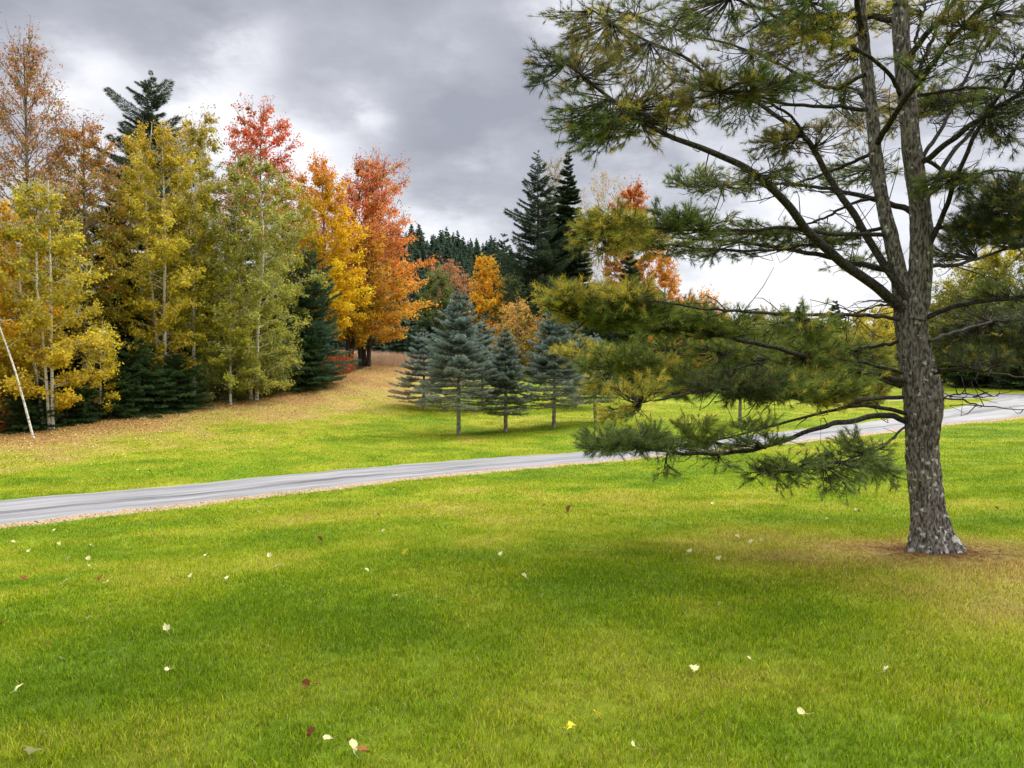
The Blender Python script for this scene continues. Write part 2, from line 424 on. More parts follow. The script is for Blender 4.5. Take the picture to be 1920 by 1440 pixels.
def build_road():
    m, N, L = newmat('road_asphalt')
    out = N.new('ShaderNodeOutputMaterial'); p = N.new('ShaderNodeBsdfPrincipled')
    p.inputs['Roughness'].default_value = .75
    at = N.new('ShaderNodeAttribute'); at.attribute_name = 'col'
    sp = N.new('ShaderNodeSeparateColor'); L.new(at.outputs['Color'], sp.inputs[0])
    cb = N.new('ShaderNodeCombineXYZ')
    mu = N.new('ShaderNodeMath'); mu.operation = 'MULTIPLY'; L.new(sp.outputs[0], mu.inputs[0]); mu.inputs[1].default_value = 9
    mv = N.new('ShaderNodeMath'); mv.operation = 'MULTIPLY'; L.new(sp.outputs[1], mv.inputs[0]); mv.inputs[1].default_value = 14
    L.new(mu.outputs[0], cb.inputs[0]); L.new(mv.outputs[0], cb.inputs[1])
    n = N.new('ShaderNodeTexNoise'); n.inputs['Scale'].default_value = 1.0; n.inputs['Detail'].default_value = 6; n.inputs['Roughness'].default_value = .6
    L.new(cb.outputs[0], n.inputs['Vector'])
    r = N.new('ShaderNodeValToRGB'); r.color_ramp.elements[0].position = .36; r.color_ramp.elements[1].position = .62
    r.color_ramp.elements[0].color = (.10, .098, .096, 1); r.color_ramp.elements[1].color = (.205, .20, .197, 1)
    L.new(n.outputs['Fac'], r.inputs[0])
    # dark crack running along the road
    wv = N.new('ShaderNodeMath'); wv.operation = 'MULTIPLY_ADD'; L.new(n.outputs['Fac'], wv.inputs[0]); wv.inputs[1].default_value = .35
    L.new(sp.outputs[0], wv.inputs[2])
    d1 = N.new('ShaderNodeMath'); d1.operation = 'SUBTRACT'; L.new(wv.outputs[0], d1.inputs[0]); d1.inputs[1].default_value = .56
    d2 = N.new('ShaderNodeMath'); d2.operation = 'ABSOLUTE'; L.new(d1.outputs[0], d2.inputs[0])
    cr = N.new('ShaderNodeMapRange'); L.new(d2.outputs[0], cr.inputs['Value']); cr.inputs['From Min'].default_value = .005; cr.inputs['From Max'].default_value = .07
    cr.inputs['To Min'].default_value = .33; cr.inputs['To Max'].default_value = 1
    tc = N.new('ShaderNodeTexCoord'); n3 = N.new('ShaderNodeTexNoise'); n3.inputs['Scale'].default_value = 40; n3.inputs['Detail'].default_value = 4
    L.new(tc.outputs['Object'], n3.inputs['Vector'])
    g = N.new('ShaderNodeMapRange'); L.new(n3.outputs['Fac'], g.inputs['Value']); g.inputs['From Min'].default_value = .3; g.inputs['From Max'].default_value = .7
    g.inputs['To Min'].default_value = .85; g.inputs['To Max'].default_value = 1.15
    mm = N.new('ShaderNodeMath'); mm.operation = 'MULTIPLY'; L.new(cr.outputs[0], mm.inputs[0]); L.new(g.outputs[0], mm.inputs[1])
    vm = N.new('ShaderNodeVectorMath'); vm.operation = 'SCALE'; L.new(r.outputs[0], vm.inputs[0]); L.new(mm.outputs[0], vm.inputs['Scale'])
    L.new(vm.outputs[0], p.inputs['Base Color'])
    b = N.new('ShaderNodeBump'); b.inputs['Strength'].default_value = .3; b.inputs['Distance'].default_value = .01
    L.new(n3.outputs['Fac'], b.inputs['Height']); L.new(b.outputs[0], p.inputs['Normal'])
    L.new(p.outputs[0], out.inputs[0])
    def strip(name, A, B, mat, lift, cols, colfn):
        n_ = len(A); t = np.linspace(0, 1, cols)
        pts = A[:, None] * (1 - t)[None, :, None] + B[:, None] * t[None, :, None]
        z = zg(pts[..., 0], pts[..., 1]) + lift
        z[:, 0] -= lift + .02; z[:, -1] -= lift + .02
        pts = np.concatenate([pts[..., :2], z[..., None]], -1)
        i, j = np.meshgrid(np.arange(n_ - 1), np.arange(cols - 1), indexing='ij'); a = (i * cols + j).ravel()
        mb = MB(); mb.add(pts, q=np.stack([a, a + 1, a + cols + 1, a + cols], -1), c=colfn(n_, cols, t, pts))
        o = mb.build(name, mat, smooth=True); o['kind'] = 'structure'
    L_ = np.cumsum(np.linalg.norm(np.diff(LOE, axis=0, prepend=LOE[:1]), axis=1)) / 50
    f = lambda n_, c_, t, pts: np.stack([np.broadcast_to(t[None], (n_, c_)), np.broadcast_to(L_[:, None], (n_, c_)), np.zeros((n_, c_))], -1).reshape(-1, 3)
    strip('road', LOE, UPE, m, .03, 14, f)
    # dirt shoulder: reddish brown earth and crushed leaves along the near edge
    ms = bark_mat('dirt_shoulder', (.20, .14, .085), (.36, .27, .18), 22, .5, 1)
    wdt = (.46 + .16 * vnoise(LOE[:, 0], LOE[:, 1], 1.7))[:, None]
    d = unit(np.gradient(LOE, axis=0)); nrm = np.stack([d[:, 1], -d[:, 0], 0 * d[:, 0]], 1)
    strip('dirt_shoulder', LOE + nrm * wdt, LOE - nrm * .15, ms, .018, 6, lambda n_, c_, t, pts: np.ones((n_ * c_, 3)) * .3)
    A = np.array([ground(*p) for p in [(1560,752),(1680,751),(1775,749),(1850,748),(1905,752)]]); B = np.array([ground(*p) for p in [(1560,744),(1680,742),(1775,739),(1850,738),(1925,738)]])
    A = curve(A, 120); B = curve(B, 120)
    L2 = np.linspace(0, .4, 120)
    strip('side_drive', A, B, m, .05, 6, lambda n_, c_, t, pts: np.stack([np.broadcast_to(t[None] * .5, (n_, c_)), np.broadcast_to(L2[:, None], (n_, c_)), np.zeros((n_, c_))], -1).reshape(-1, 3))
build_road()

# ------------------------------------------------------------------ grass
def build_grass():
    mb = MB()
    tot = 0
    bands = [(-2.5,1.6,3500),(1.6,3.2,8000),(3.2,4.5,13000),(4.5,6,9500),(6,8,6500),(8,11,4000),(11,15,2300),(15,20,1300),(20,27,700),(27,36,380),(36,48,200)]
    for (a, b, dn) in bands:
        am = .66 * 2 * 1.12 * abs(b * b - a * a) / 2 + 1.5 * (b - a)
        am = am + (2 * (3.2 if b < 12 else 2.0) - 1.5) * (b - a); n = int(am * dn)
        y = np.sqrt(rng.uniform(a * a, b * b, n)) if a > 0 else rng.uniform(a, b, n); x = rng.uniform(-1, 1, n) * (np.abs(y) * .66 * 1.12 + (3.2 if b < 12 else 2.0))
        keep = ~road_mask(x, y, -.03)
        dl = y - np.interp(x, LOE[:, 0], LOE[:, 1])
        keep &= ~((dl < .1) & (dl > -.25) & (rng.uniform(size=n) < .8))
        tl = y - np.interp(x, treeline[:, 0], treeline[:, 1])
        keep &= ~((tl > .3) & (x < treeline[-1, 0]))
        pd = np.hypot(x - PINE[0], y - PINE[1] + .05)
        keep &= ~((pd < .27) | ((pd < .75) & (rng.uniform(size=n) < .75)))
        # tufty clumping
        cl = vnoise(x, y, .09) + .6 * vnoise(x, y, .31)
        keep &= rng.uniform(-1.5, .7, n) < cl
        x, y = x[keep], y[keep]; n = len(x); z = zg(x, y) - .004
        d = dryness(x, y) + rng.normal(0, .16, n) + .13 * vnoise(x, y, .25)
        c = grass_col(np.clip(d, 0, 1.25)) * (.55 + 1.25 * rng.uniform(0, 1, n) ** 1.3)[:, None] * 1.06
        straw = rng.uniform(size=n) < .015 + .12 * np.clip(d - .2, 0, 1)
        c[straw] = np.array([.42, .36, .12]) * rng.uniform(.7, 1.2, straw.sum())[:, None]
        ym = (a + b) / 2
        h = rng.uniform(.018, .046, n) * (1 + .25 * vnoise(x, y, .5)) * (1 if ym < 11 else 1.1)
        w = max(.0035, .00075 * ym) * rng.uniform(.8, 1.4, n)
        az = rng.uniform(0, 2 * np.pi, n); lean = rng.uniform(.15, 1.1, n) * h
        sx, sy = np.cos(az), np.sin(az); la = az + np.pi / 2 + rng.normal(0, .5, n)
        base = np.stack([x, y, z], 1); side = np.stack([sx, sy, 0 * sx], 1) * (w / 2)[:, None]
        ln = np.stack([np.cos(la), np.sin(la), 0 * la], 1) * lean[:, None]
        if b <= 8.1:
            mid = base + ln * .35 + np.array([0, 0, 1]) * (h * .62)[:, None]
            tip = base + ln + np.array([0, 0, 1]) * h[:, None]
            v = np.stack([base - side, base + side, mid + side * .8, mid - side * .8, tip], 1)
            k = np.arange(n)[:, None] * 5
            mb.add(v, q=k + np.array([0, 1, 2, 3]), t=k + np.array([3, 2, 4]), c=np.repeat(c, 5, 0))
        else:
            tip = base + ln + np.array([0, 0, 1]) * h[:, None]
            v = np.stack([base - side, base + side, tip], 1)
            mb.add(v, t=np.arange(3 * n).reshape(n, 3), c=np.repeat(c, 3, 0))
        tot += n
    print('blades', tot)
    o = mb.build('grass', M_GRASS); o['kind'] = 'stuff'; o['label'] = 'short green mown grass blades covering the lawn'
    o['category'] = 'grass'
build_grass()

def litter():
    """countless small leaves strewn near the wood"""
    mb = MB(); n = 24000
    t = rng.exponential(2.6, n); k = rng.uniform(0, len(treeline) - 1.001, n); i = k.astype(int); f = (k - i)[:, None]
    pt = treeline[i] * (1 - f) + treeline[i + 1] * f; dd = unit(treeline[i + 1] - treeline[i])
    x = pt[:, 0] + dd[:, 1] * (t - .6); y = pt[:, 1] - dd[:, 0] * (t - .6)
    keep = ~road_mask(x, y, -.1) & (t < 13)
    x, y = x[keep], y[keep]; n = len(x)
    pal = np.array([(.46, .28, .08), (.38, .19, .06), (.52, .38, .10), (.26, .14, .06), (.58, .46, .22)])
    c = pal[rng.integers(0, 5, n)] * rng.uniform(.7, 1.2, n)[:, None]
    leaves(mb, np.stack([x, y, zg(x, y) + .03], 1), .034, c, flat=2.2)
    # needles and small leaves round the pine
    n = 2500; a = rng.uniform(0, 6.28, n); r = .25 + rng.exponential(.45, n)
    x = PINE[0] + r * np.cos(a); y = PINE[1] + r * np.sin(a)
    c = np.array([(.22, .10, .04), (.16, .08, .035), (.32, .18, .07)])[rng.integers(0, 3, n)]
    dr = np.stack([np.cos(a * 7), np.sin(a * 7), rng.uniform(-.1, .3, n)], 1)
    needles(mb, np.stack([x, y, zg(x, y) + .012], 1), dr, .08, .006, c)
    # verge litter
    n = 2600; k = rng.integers(0, 400, n); off = rng.exponential(.22, n) + .02
    x = LOE[k, 0] + rng.normal(0, .1, n); y = LOE[k, 1] - off
    c = pal[rng.integers(0, 4, n)] * rng.uniform(.7, 1.2, n)[:, None]
    leaves(mb, np.stack([x, y, zg(x, y) + .022], 1), .02, c, flat=2.2)
    o = mb.build('leaf_litter', M_FALLEN); o['kind'] = 'stuff'; o['label'] = 'brown and yellow leaf litter strewn along the wood edge and verge'; o['category'] = 'leaf litter'
litter()

# ------------------------------------------------------------------ fallen leaves one can count
def leaf_mesh(kind, col, size):
    mb = MB()
    if kind == 'maple':
        rad = [1, .62, .85, .5, .75, .45, .55, .2, .6, .42, .8, .55, .7, .6]
    else:
        rad = [1, .8, .55, .4, .42, .36, .45, .6, .45, .36, .42, .4, .55, .8]
    m = len(rad); v = [(0, 0, .012)]
    for k in range(m):
        a = k / m * 2 * math.pi; r_ = rad[k] * size * random.uniform(.78, 1.12)
        v.append((math.sin(a) * r_, math.cos(a) * r_, abs(math.sin(a + .3)) * size * .5 + max(0, math.cos(a)) * size * .25 + .004 * random.random()))
    t = [(0, k + 1, (k + 1) % m + 1) for k in range(m)]
    c = np.array(col) * np.array([random.uniform(.85, 1.1) for _ in range(m + 1)])[:, None]
    mb.add(v, t=[(a, c_, b) for a, b, c_ in t], c=c)
    # stalk
    tubes(mb, np.array([[(0, -.1 * size, .01), (0.1 * size, -.7 * size, .012), (.25 * size, -1.25 * size, .02)]]), np.array([[.0016, .0013, .001]]), 4, np.array(col) * .8)
    return mb
def fallen():
    cream = (.60, .56, .27); yellow = (.75, .58, .05); brown = (.13, .045, .014); rust = (.26, .11, .03)
    big = [(58,1436,cream,.06,'maple','pale cream fallen leaf at the bottom edge near the left corner of the lawn'),
           (36,1307,cream,.04,'oval','small pale leaf on the lawn near the left edge above the bottom corner'),
           (310,1193,cream,.05,'maple','pale yellow fallen leaf alone in the dark green part of the lawn'),
           (168,1170,cream,.035,'oval','small whitish leaf on the grass left of the lone pale yellow leaf'),
           (90,1226,rust,.04,'oval','tan fallen leaf in the grass below the small whitish leaf'),
           (112,1248,cream,.03,'oval','tiny pale leaf just right of and below the tan leaf'),
           (318,1273,cream,.045,'oval','narrow pale leaf standing on edge in the grass below the lone pale yellow leaf'),
           (575,1302,brown,.05,'maple','dark reddish brown leaf in the mid lawn, alone'),
           (592,1300,rust,.03,'oval','small tan leaf touching the dark reddish brown leaf'),
           (586,1397,brown,.055,'maple','dark brown curled leaf near the bottom edge beside a white scrap of leaf'),
           (617,1407,cream,.035,'oval','small white leaf right of the curled dark brown leaf'),
           (660,1425,cream,.05,'oval','long cream leaf at the bottom edge above an orange leaf'),
           (685,1436,rust,.055,'maple','orange brown leaf cut by the bottom edge of the lawn'),
           (1015,1365,yellow,.035,'oval','small pale yellow leaf left of the two bright yellow leaves'),
           (1070,1385,yellow,.045,'maple','bright yellow leaf, the lower of the two bright yellow leaves'),
           (1117,1359,yellow,.04,'maple','bright yellow leaf, the upper of the two bright yellow leaves'),
           (1187,1420,cream,.04,'maple','pale leaf near the bottom edge right of the bright yellow leaves'),
           (1300,1272,cream,.05,'maple','large whitish leaf with pointed lobes in the mid right lawn'),
           (1664,1273,cream,.045,'maple','whitish leaf on the drier grass at the right of the lawn'),
           (1505,1357,cream,.055,'oval','long whitish leaf tilted up between the two pointed whitish leaves, nearer the viewer'),
           (1405,1253,cream,.03,'oval','small narrow pale leaf right of the large whitish leaf'),
           (1350,1145,cream,.045,'oval','flat pale leaf in the shade streak left of the pine trunk'),
           (740,1130,cream,.04,'maple','white leaf in the middle of the lawn, alone'),
           (688,1080,cream,.035,'oval','small white leaf on the lawn above the lone white leaf'),
           (762,1045,yellow,.05,'maple','yellowish tan leaf on the dry streak of the lawn'),
           (600,1019,brown,.045,'oval','dark brown leaf on the dry streak nearer the road'),
           (45,1095,rust,.05,'maple','rusty leaf near the left edge of the lawn'),
           (188,1093,rust,.04,'oval','brownish leaf right of the cream leaf near the left edge'),
           (123,1100,cream,.045,'maple','cream leaf right of the rusty leaf near the left edge'),
           (2,1182,rust,.045,'maple','orange leaf cut by the left edge of the lawn'),
           (1410,1026,cream,.05,'maple','pale leaf, largest of the few scattered left of the pine trunk'),
           (1065,962,brown,.05,'oval','dark brown leaf alone on the far lawn toward the road')]
    small = [(25,1023),(55,1040),(110,1027),(172,1030),(168,1072),(165,1055),(130,1055),(200,1102),(387,1049),(505,1050),(520,1071),(428,1094),(360,1089),(548,987),
             (720,1002),(705,968),(940,1048),(983,1092),(1382,1014),(1427,1022),(1294,1043),(1312,1042),(1348,1057),(1336,950),(1550,980),(1780,1010),(1605,962),(103,1000),
             (506,955),(485,965),(740,922),(1460,920),(1500,905)]
    far_dark = [(1020,953),(710,972),(1610,965),(1860,903),(1870,960)]
    protos = {}
    def put(px, py, col, size, kind, label, group=None):
        key = (col, kind, size)
        if key not in protos:
            o = leaf_mesh(kind, col, size).build('fallen_leaf', M_FALLEN); protos[key] = o
        else:
            o = protos[key].copy(); COL.objects.link(o)
        g = ground(px, py)
        o.location = (g[0], g[1], zg(g[0], g[1]) + .04)
        o.rotation_euler = (random.uniform(.1, .9), random.uniform(-.4, .4), random.uniform(0, 6.28))
        o['label'] = label; o['category'] = 'leaf'
        if group: o['group'] = group
        elif 'group' in o: del o['group']
    for (px, py, c, s, k, lab) in big:
        D = ground(px, py)[1]
        put(px, py, c, s * max(1, D / 5.5) * .84, k, lab)
    for (px, py) in small:
        put(px, py, cream, .05, 'maple', 'small pale fallen leaf scattered on the far half of the lawn', 'small pale leaves on the far lawn')
    for (px, py) in far_dark:
        put(px, py, brown, .045, 'oval', 'small dark fallen leaf scattered on the far half of the lawn', 'small dark leaves on the far lawn')
fallen()

# ------------------------------------------------------------------ tree builders
def pick(stops, t):
    ts = [s[0] for s in stops]; cs = np.array([s[1] for s in stops])
    return np.stack([np.interp(t, ts, cs[:, k]) for k in range(3)], -1)

def decid(name, label, px, top, w, D, stops, alt=None, nleaf=16000, size=.075, base_t=.18, bark=None, trunks=((0, 0),), group=None,
          prof='oval', sparse_top=0.0, lean=0.0, nl=70, tr=.13, jit=.30, base_px=None, cat='tree', clump=.21, angle=.9):
    """broad-leaved tree: px/top/w are where its crown shows, D how far it stands"""
    bark = bark or M_GREY
    base_px = px if base_px is None else base_px
    p0 = P(base_px, 700, D); z0 = zg(p0[0], D); base = np.array([p0[0], D, z0])
    H = P(px, top, D)[2] - z0; Rr = w / 2 / F * D * 1.14; dx = (px - base_px) / F * D; nleaf = int(nleaf * 1.2); sparse_top *= .6; nl = int(nl * 1.15)
    root = thing(name, label, cat, base, group)
    wood = MB(); cr = MB()
    for (ox, oy) in trunks:
        pts = [(ox * .25, oy * .25, -.2), (ox * .6 + dx * .2, oy * .6, H * .3), (ox + dx * .6 + rng.normal(0, .12), oy + rng.normal(0, .12), H * .62), (ox * .6 + dx, oy * .7, H * .97)]
        tp = curve(pts, 16); rad = tr * (1 - np.linspace(0, 1, 16)) ** .8 + .012
        rad[0] *= 1.35
        tubes(wood, tp, rad, 8)
        m = max(8, nl // len(trunks))
        tt = base_t + (1 - base_t) * (np.arange(m) + rng.uniform(0, 1, m)) / m * .98
        k = (tt - base_t) / (1 - base_t)
        if prof == 'oval': rp = np.sin(np.pi * np.clip(k * .86 + .12, 0, 1)) ** .65
        elif prof == 'cone': rp = (1 - k) ** .75 * .95 + .06
        elif prof == 'round': rp = np.sqrt(np.clip(1 - (2 * k - .9) ** 2 * .85, .03, 1))
        elif prof == 'column': rp = np.clip(np.minimum(k * 4 + .5, (1 - k) ** .6 * 1.5 + .06), 0, 1)
        elif prof == 'drop': rp = np.interp(k, [0, .15, .35, .6, .85, 1], [.6, .92, 1, .74, .46, .2])
        else: rp = np.ones(m)
        rp = rp * rng.uniform(.62, 1.12, m)
        az = np.arange(m) * 2.399 + rng.uniform(-.6, .6, m)
        for i in range(m):
            s = np.interp(tt[i], np.linspace(0, 1, 16), np.arange(16)); j = int(s); f = s - j
            st = tp[j] * (1 - f) + tp[min(j + 1, 15)] * f
            ln = Rr * rp[i] - .25 * math.hypot(ox, oy)
            ln = max(ln, .25)
            el = angle * (.45 + .75 * k[i]) + rng.normal(0, .12)
            rise = ln * math.tan(min(el, 1.15)) * .55
            if st[2] + rise > H: rise = max(0, H - st[2])
            d = np.array([math.cos(az[i]), math.sin(az[i]), 0])
            st2 = st - np.array([0, 0, rise * .75])
            if st2[2] < H * base_t * .6: st2[2] = H * base_t * .6
            jx = np.interp(st2[2] / H, np.linspace(0, 1, 16), tp[:, 0]); jy = np.interp(st2[2] / H, np.linspace(0, 1, 16), tp[:, 1])
            st2[0], st2[1] = jx, jy
            end = st + d * ln + np.array([0, 0, rise * .3 + rng.normal(0, .15)])
            mid = (st2 + end) / 2 + np.array([0, 0, ln * .06]) + rng.normal(0, .07, 3) * ln * .5
            lp = curve([st2, mid, end], 7)
            tubes(wood, lp, np.linspace(max(.012, tr * .30 * (1 - k[i] * .6)), .006, 7), 4)
            # twigs
            ntw = max(4, int(3 + ln * 4.0))
            sp = rng.uniform(.3, 1, ntw); sp[0] = 1.0
            tb = np.stack([np.interp(sp, np.linspace(0, 1, 7), lp[:, a]) for a in range(3)], 1)
            tdv = unit(d + rng.normal(0, .75, (ntw, 3)) + np.array([0, 0, .25])) * (.25 + .35 * rng.uniform(size=(ntw, 1))) * min(1.2, .5 + ln * .3)
            te = tb + tdv
            tubes(wood, np.stack([tb, (tb + te) / 2 + rng.normal(0, .02, (ntw, 3)), te], 1), np.tile([.008, .006, .003], (ntw, 1)), 3)
            if k[i] > .4:      # fine bare twigs standing out of the crown
                nb_ = 7; sb = rng.uniform(.55, 1, nb_); b_ = np.stack([np.interp(sb, np.linspace(0, 1, 7), lp[:, a]) for a in range(3)], 1)
                e_ = b_ + (d * .35 + np.array([0, 0, .8]) + rng.normal(0, .3, (nb_, 3))) * rng.uniform(.35, .95, (nb_, 1)) * max(.6, tr * 7)
                tubes(wood, np.stack([b_, (b_ + e_) / 2 + rng.normal(0, .04, (nb_, 3)), e_], 1), np.tile([.010, .008, .004], (nb_, 1)), 3)
                leaves(cr, np.repeat(e_, 5, 0) + rng.normal(0, .10, (nb_ * 5, 3)), size * .8, np.clip(pick(stops, np.ones(nb_ * 5)) * rng.uniform(.7, 1.2, (nb_ * 5, 1)), 0, .8))
            nlv = nleaf / (len(trunks) * m) * (.35 + 1.1 * rp[i])
            if sparse_top and k[i] > .45: nlv *= 1 - sparse_top * (k[i] - .45) / .55
            nlv = int(nlv * rng.uniform(.75, 1.25))
            wi = rng.integers(0, ntw, nlv); fr = rng.uniform(.1, 1.05, nlv)[:, None]
            pos = tb[wi] + tdv[wi] * fr + rng.normal(0, 1, (nlv, 3)) * clump * np.array([.6, .6, .42]) * min(1, .5 + ln * .25)
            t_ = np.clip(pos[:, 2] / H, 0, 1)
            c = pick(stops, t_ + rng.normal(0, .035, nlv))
            if alt:
                amt = rng.uniform(size=nlv) < (alt[0][1] if rng.uniform() < .5 else alt[0][1] * 1.7)
                c[amt] = np.array(alt[0][0])
                for (ac, aw) in alt[1:]:
                    amt = rng.uniform(size=nlv) < aw; c[amt] = np.array(ac)
            c = c * (1 + rng.uniform(-jit, jit, (nlv, 1))) * (1 + rng.normal(0, .10))
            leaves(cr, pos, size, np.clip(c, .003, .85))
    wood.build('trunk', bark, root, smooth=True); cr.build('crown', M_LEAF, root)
    return root

def conifer(name, label, px, top, w, D, cin, ctip, nper=900, whorls=26, nb=9, base_t=.08, droop=.25, power=.9, ln=.13, wd=.022, bark=None, group=None,
            irr=.15, bare_t=0.0, rise=.25, tr=.12, cat='tree', H=None, base=None, clow=None, jz=.012, ec=1.0):
    bark = bark or M_DARK
    if base is None:
        p0 = P(px, 700, D); base = np.array([p0[0], D, zg(p0[0], D)])
        H = P(px, top, D)[2] - base[2]
        Rr = w / 2 / F * D
    else: Rr = w
    root = thing(name, label, cat, base, group)
    wood = MB(); cr = MB()
    tp = curve([(0, 0, -.2), (rng.normal(0, .03), rng.normal(0, .03), H * .5), (0, 0, H)], 14)
    tubes(wood, tp, tr * (1 - np.linspace(0, 1, 14)) ** .9 + .008, 8)
    wh = base_t + (1 - base_t) * (np.linspace(0, 1, whorls) ** 1.05) * .985
    P_, D_, S_, C_ = [], [], [], []; lns = []
    paths = []; prad = []
    for wi, t in enumerate(wh):
        k = (t - base_t) / (1 - base_t)
        Lm = Rr * (min(1.0, (k + .10) / .14 * .9 if k < .04 else 1) * (1 - k) ** power) + .05
        az0 = rng.uniform(0, 6.28); nbb = max(4, int(nb * (1 - .45 * k)))
        for b in range(nbb):
            az = az0 + b * 6.283 / nbb + rng.normal(0, .14)
            L_ = Lm * (1 + rng.normal(0, irr)); L_ = max(L_, .06)
            hh = H * t + rng.normal(0, jz) * H
            d = np.array([math.cos(az), math.sin(az), 0]); sdv = np.array([-d[1], d[0], 0])
            sl = rise * (k * 2.2 - .5) - droop * (1 - k)
            s = np.linspace(0, 1, 6)
            zz = sl * s * L_ + .16 * L_ * s ** 2.5
            bp = np.array([0, 0, hh]) + d * (s * L_)[:, None] + np.stack([0 * s, 0 * s, zz], 1)
            bp[:, :2] += np.array([np.interp(t, np.linspace(0, 1, 14), tp[:, 0]), np.interp(t, np.linspace(0, 1, 14), tp[:, 1])])
            paths.append(bp); prad.append(np.linspace(.016 + .006 * L_, .005, 6))
            n = int(nper * (L_ / Rr) ** 1.35 / nbb * 3.2) + 14
            dens = 1.0
            if bare_t and t < bare_t: dens = .22 + .78 * max(0, (t - base_t) / (bare_t - base_t)) ** 1.3
            n = int(n * dens)
            ss = rng.uniform(.08 if dens > .7 else .3, 1.0, n) ** .8
            v = rng.uniform(-1, 1, n) * (1 - ss * .75) * L_ * .42 * np.clip(ss * 3, 0, 1)
            cpos = np.stack([np.interp(ss, s, bp[:, a]) for a in range(3)], 1) + sdv * v[:, None]
            cpos[:, 2] += rng.normal(0, .02, n) - np.abs(v) * .10; lns.append(np.full(n, .42 + .58 * min(1, L_ / (.45 * Rr))))
            # side offset snapped to twig rows gives the comb look
            nd = d * .9 + sdv * np.sign(v)[:, None] * .65 + rng.normal(0, .38, (n, 3)) + np.array([0, 0, .12])
            P_.append(cpos); D_.append(nd)
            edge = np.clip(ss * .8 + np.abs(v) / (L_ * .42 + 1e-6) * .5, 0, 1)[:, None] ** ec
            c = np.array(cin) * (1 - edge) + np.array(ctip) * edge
            if clow is not None:
                f = np.clip((bare_t * 1.25 - t) / (bare_t * 1.25), 0, 1); c = c * (1 - f) + np.array(clow) * f
            C_.append(c * rng.uniform(.7, 1.35, (n, 1)) * (1 + rng.normal(0, .08)))
    tubes(wood, np.array(paths), np.array(prad), 3)
    P_ = np.concatenate(P_); D_ = np.concatenate(D_); C_ = np.concatenate(C_)
    needles(cr, P_, D_, ln * np.concatenate(lns) * rng.uniform(.7, 1.3, len(P_)), wd * rng.uniform(.7, 1.4, len(P_)), np.clip(C_, .002, .8))
    wood.build('trunk', bark, root, smooth=True); cr.build('crown', M_NEEDLE, root)
    return root
def copy_tree(src, loc, scale, rz, label, group):
    r = src.copy(); COL.objects.link(r); r.location = loc; r.scale = scale; r.rotation_euler = (0, 0, rz)
    r['label'] = label; r['group'] = group
    for ch in list(src.children):
        c = ch.copy(); COL.objects.link(c); c.parent = r
    return r

GOLD = (.60, .42, .025); YEL = (.68, .49, .035); OLIVE = (.29, .285, .04); LGREEN = (.38, .40, .06); ORANGE = (.70, .24, .025); RUST = (.48, .20, .07)
RED = (.65, .085, .03); PINK = (.60, .20, .12); DKG = (.035, .062, .022); AMBER = (.72, .38, .02)

# --- the wood on the left, front row
decid('aspen', 'tall sparse rusty-topped tree with a bare grey trunk at the left edge of the wood', 52, 50, 300, 33,
      [(0, YEL), (.35, GOLD), (.52, (.42, .30, .06)), (.66, RUST), (1, (.42, .22, .14))], alt=[((.33, .30, .06), .18)], nleaf=17000, size=.062, base_t=.16, prof='cone', sparse_top=.2, nl=125, tr=.14, angle=1.15, bark=M_GREY, clump=.24)
decid('birch', 'golden green birch with several thin pale stems near the left edge', 98, 330, 170, 30,
      [(0, YEL), (.4, (.50, .42, .05)), (.75, OLIVE), (1, (.42, .36, .07))], alt=[(YEL, .25)], nleaf=20000, size=.062, base_t=.10, bark=M_BIRCH, trunks=((.1, -1.0), (-.9, -.6), (.45, -.8)), prof='column', tr=.055)
decid('birch', 'orange gold tree cut by the left edge of the picture', -18, 355, 190, 29.8,
      [(0, (.62, .40, .03)), (.5, AMBER), (1, (.60, .36, .04))], alt=[(YEL, .3)], nleaf=17000, size=.062, base_t=.10, bark=M_BIRCH, tr=.07, prof='oval')
decid('aspen', 'olive and rust leaved tree filling in right of the tall sparse tree', 162, 215, 132, 34.3,
      [(0, OLIVE), (.6, (.36, .33, .05)), (.85, (.45, .30, .08)), (1, RUST)], alt=[(ORANGE, .10)], nleaf=12000, size=.062, base_t=.3, bark=M_GREY, prof='oval', sparse_top=.1)
decid('aspen', 'bright yellow aspen with twin straight pale trunks', 312, 225, 165, 36.5,
      [(0, YEL), (.45, (.64, .52, .05)), (.75, (.55, .44, .04)), (1, (.55, .36, .04))], alt=[(OLIVE, .12)], nleaf=21000, size=.066, base_t=.13, bark=M_BIRCH, trunks=((-.35, -1.1), (.42, -1.2)), prof='oval', tr=.085, sparse_top=.3, nl=90)
decid('aspen', 'olive green aspen with a leaning pale trunk right of the bright yellow aspen', 405, 205, 125, 38,
      [(0, LGREEN), (.5, OLIVE), (.85, (.34, .32, .06)), (1, (.42, .30, .10))], alt=[(YEL, .15)], nleaf=14000, size=.066, base_t=.2, bark=M_BIRCH, prof='oval', tr=.09, sparse_top=.5, base_px=368, trunks=((0, -1.2),))
decid('birch', 'broad olive green birch standing below the red maple crown', 478, 285, 190, 39,
      [(0, (.34, .34, .07)), (.4, (.30, .31, .055)), (1, (.27, .26, .06))], alt=[((.50, .46, .08), .2)], nleaf=23000, size=.066, base_t=.08, bark=M_BIRCH, trunks=((-.4, -1.0), (.6, -.9)), prof='oval', tr=.07, nl=95)
decid('birch', 'yellow green young birch in front of the broad olive birch', 432, 420, 95, 37.5,
      [(0, LGREEN), (.5, (.52, .48, .06)), (1, (.50, .48, .06))], nleaf=8000, size=.062, base_t=.12, bark=M_BIRCH, prof='cone', tr=.05, nl=45)
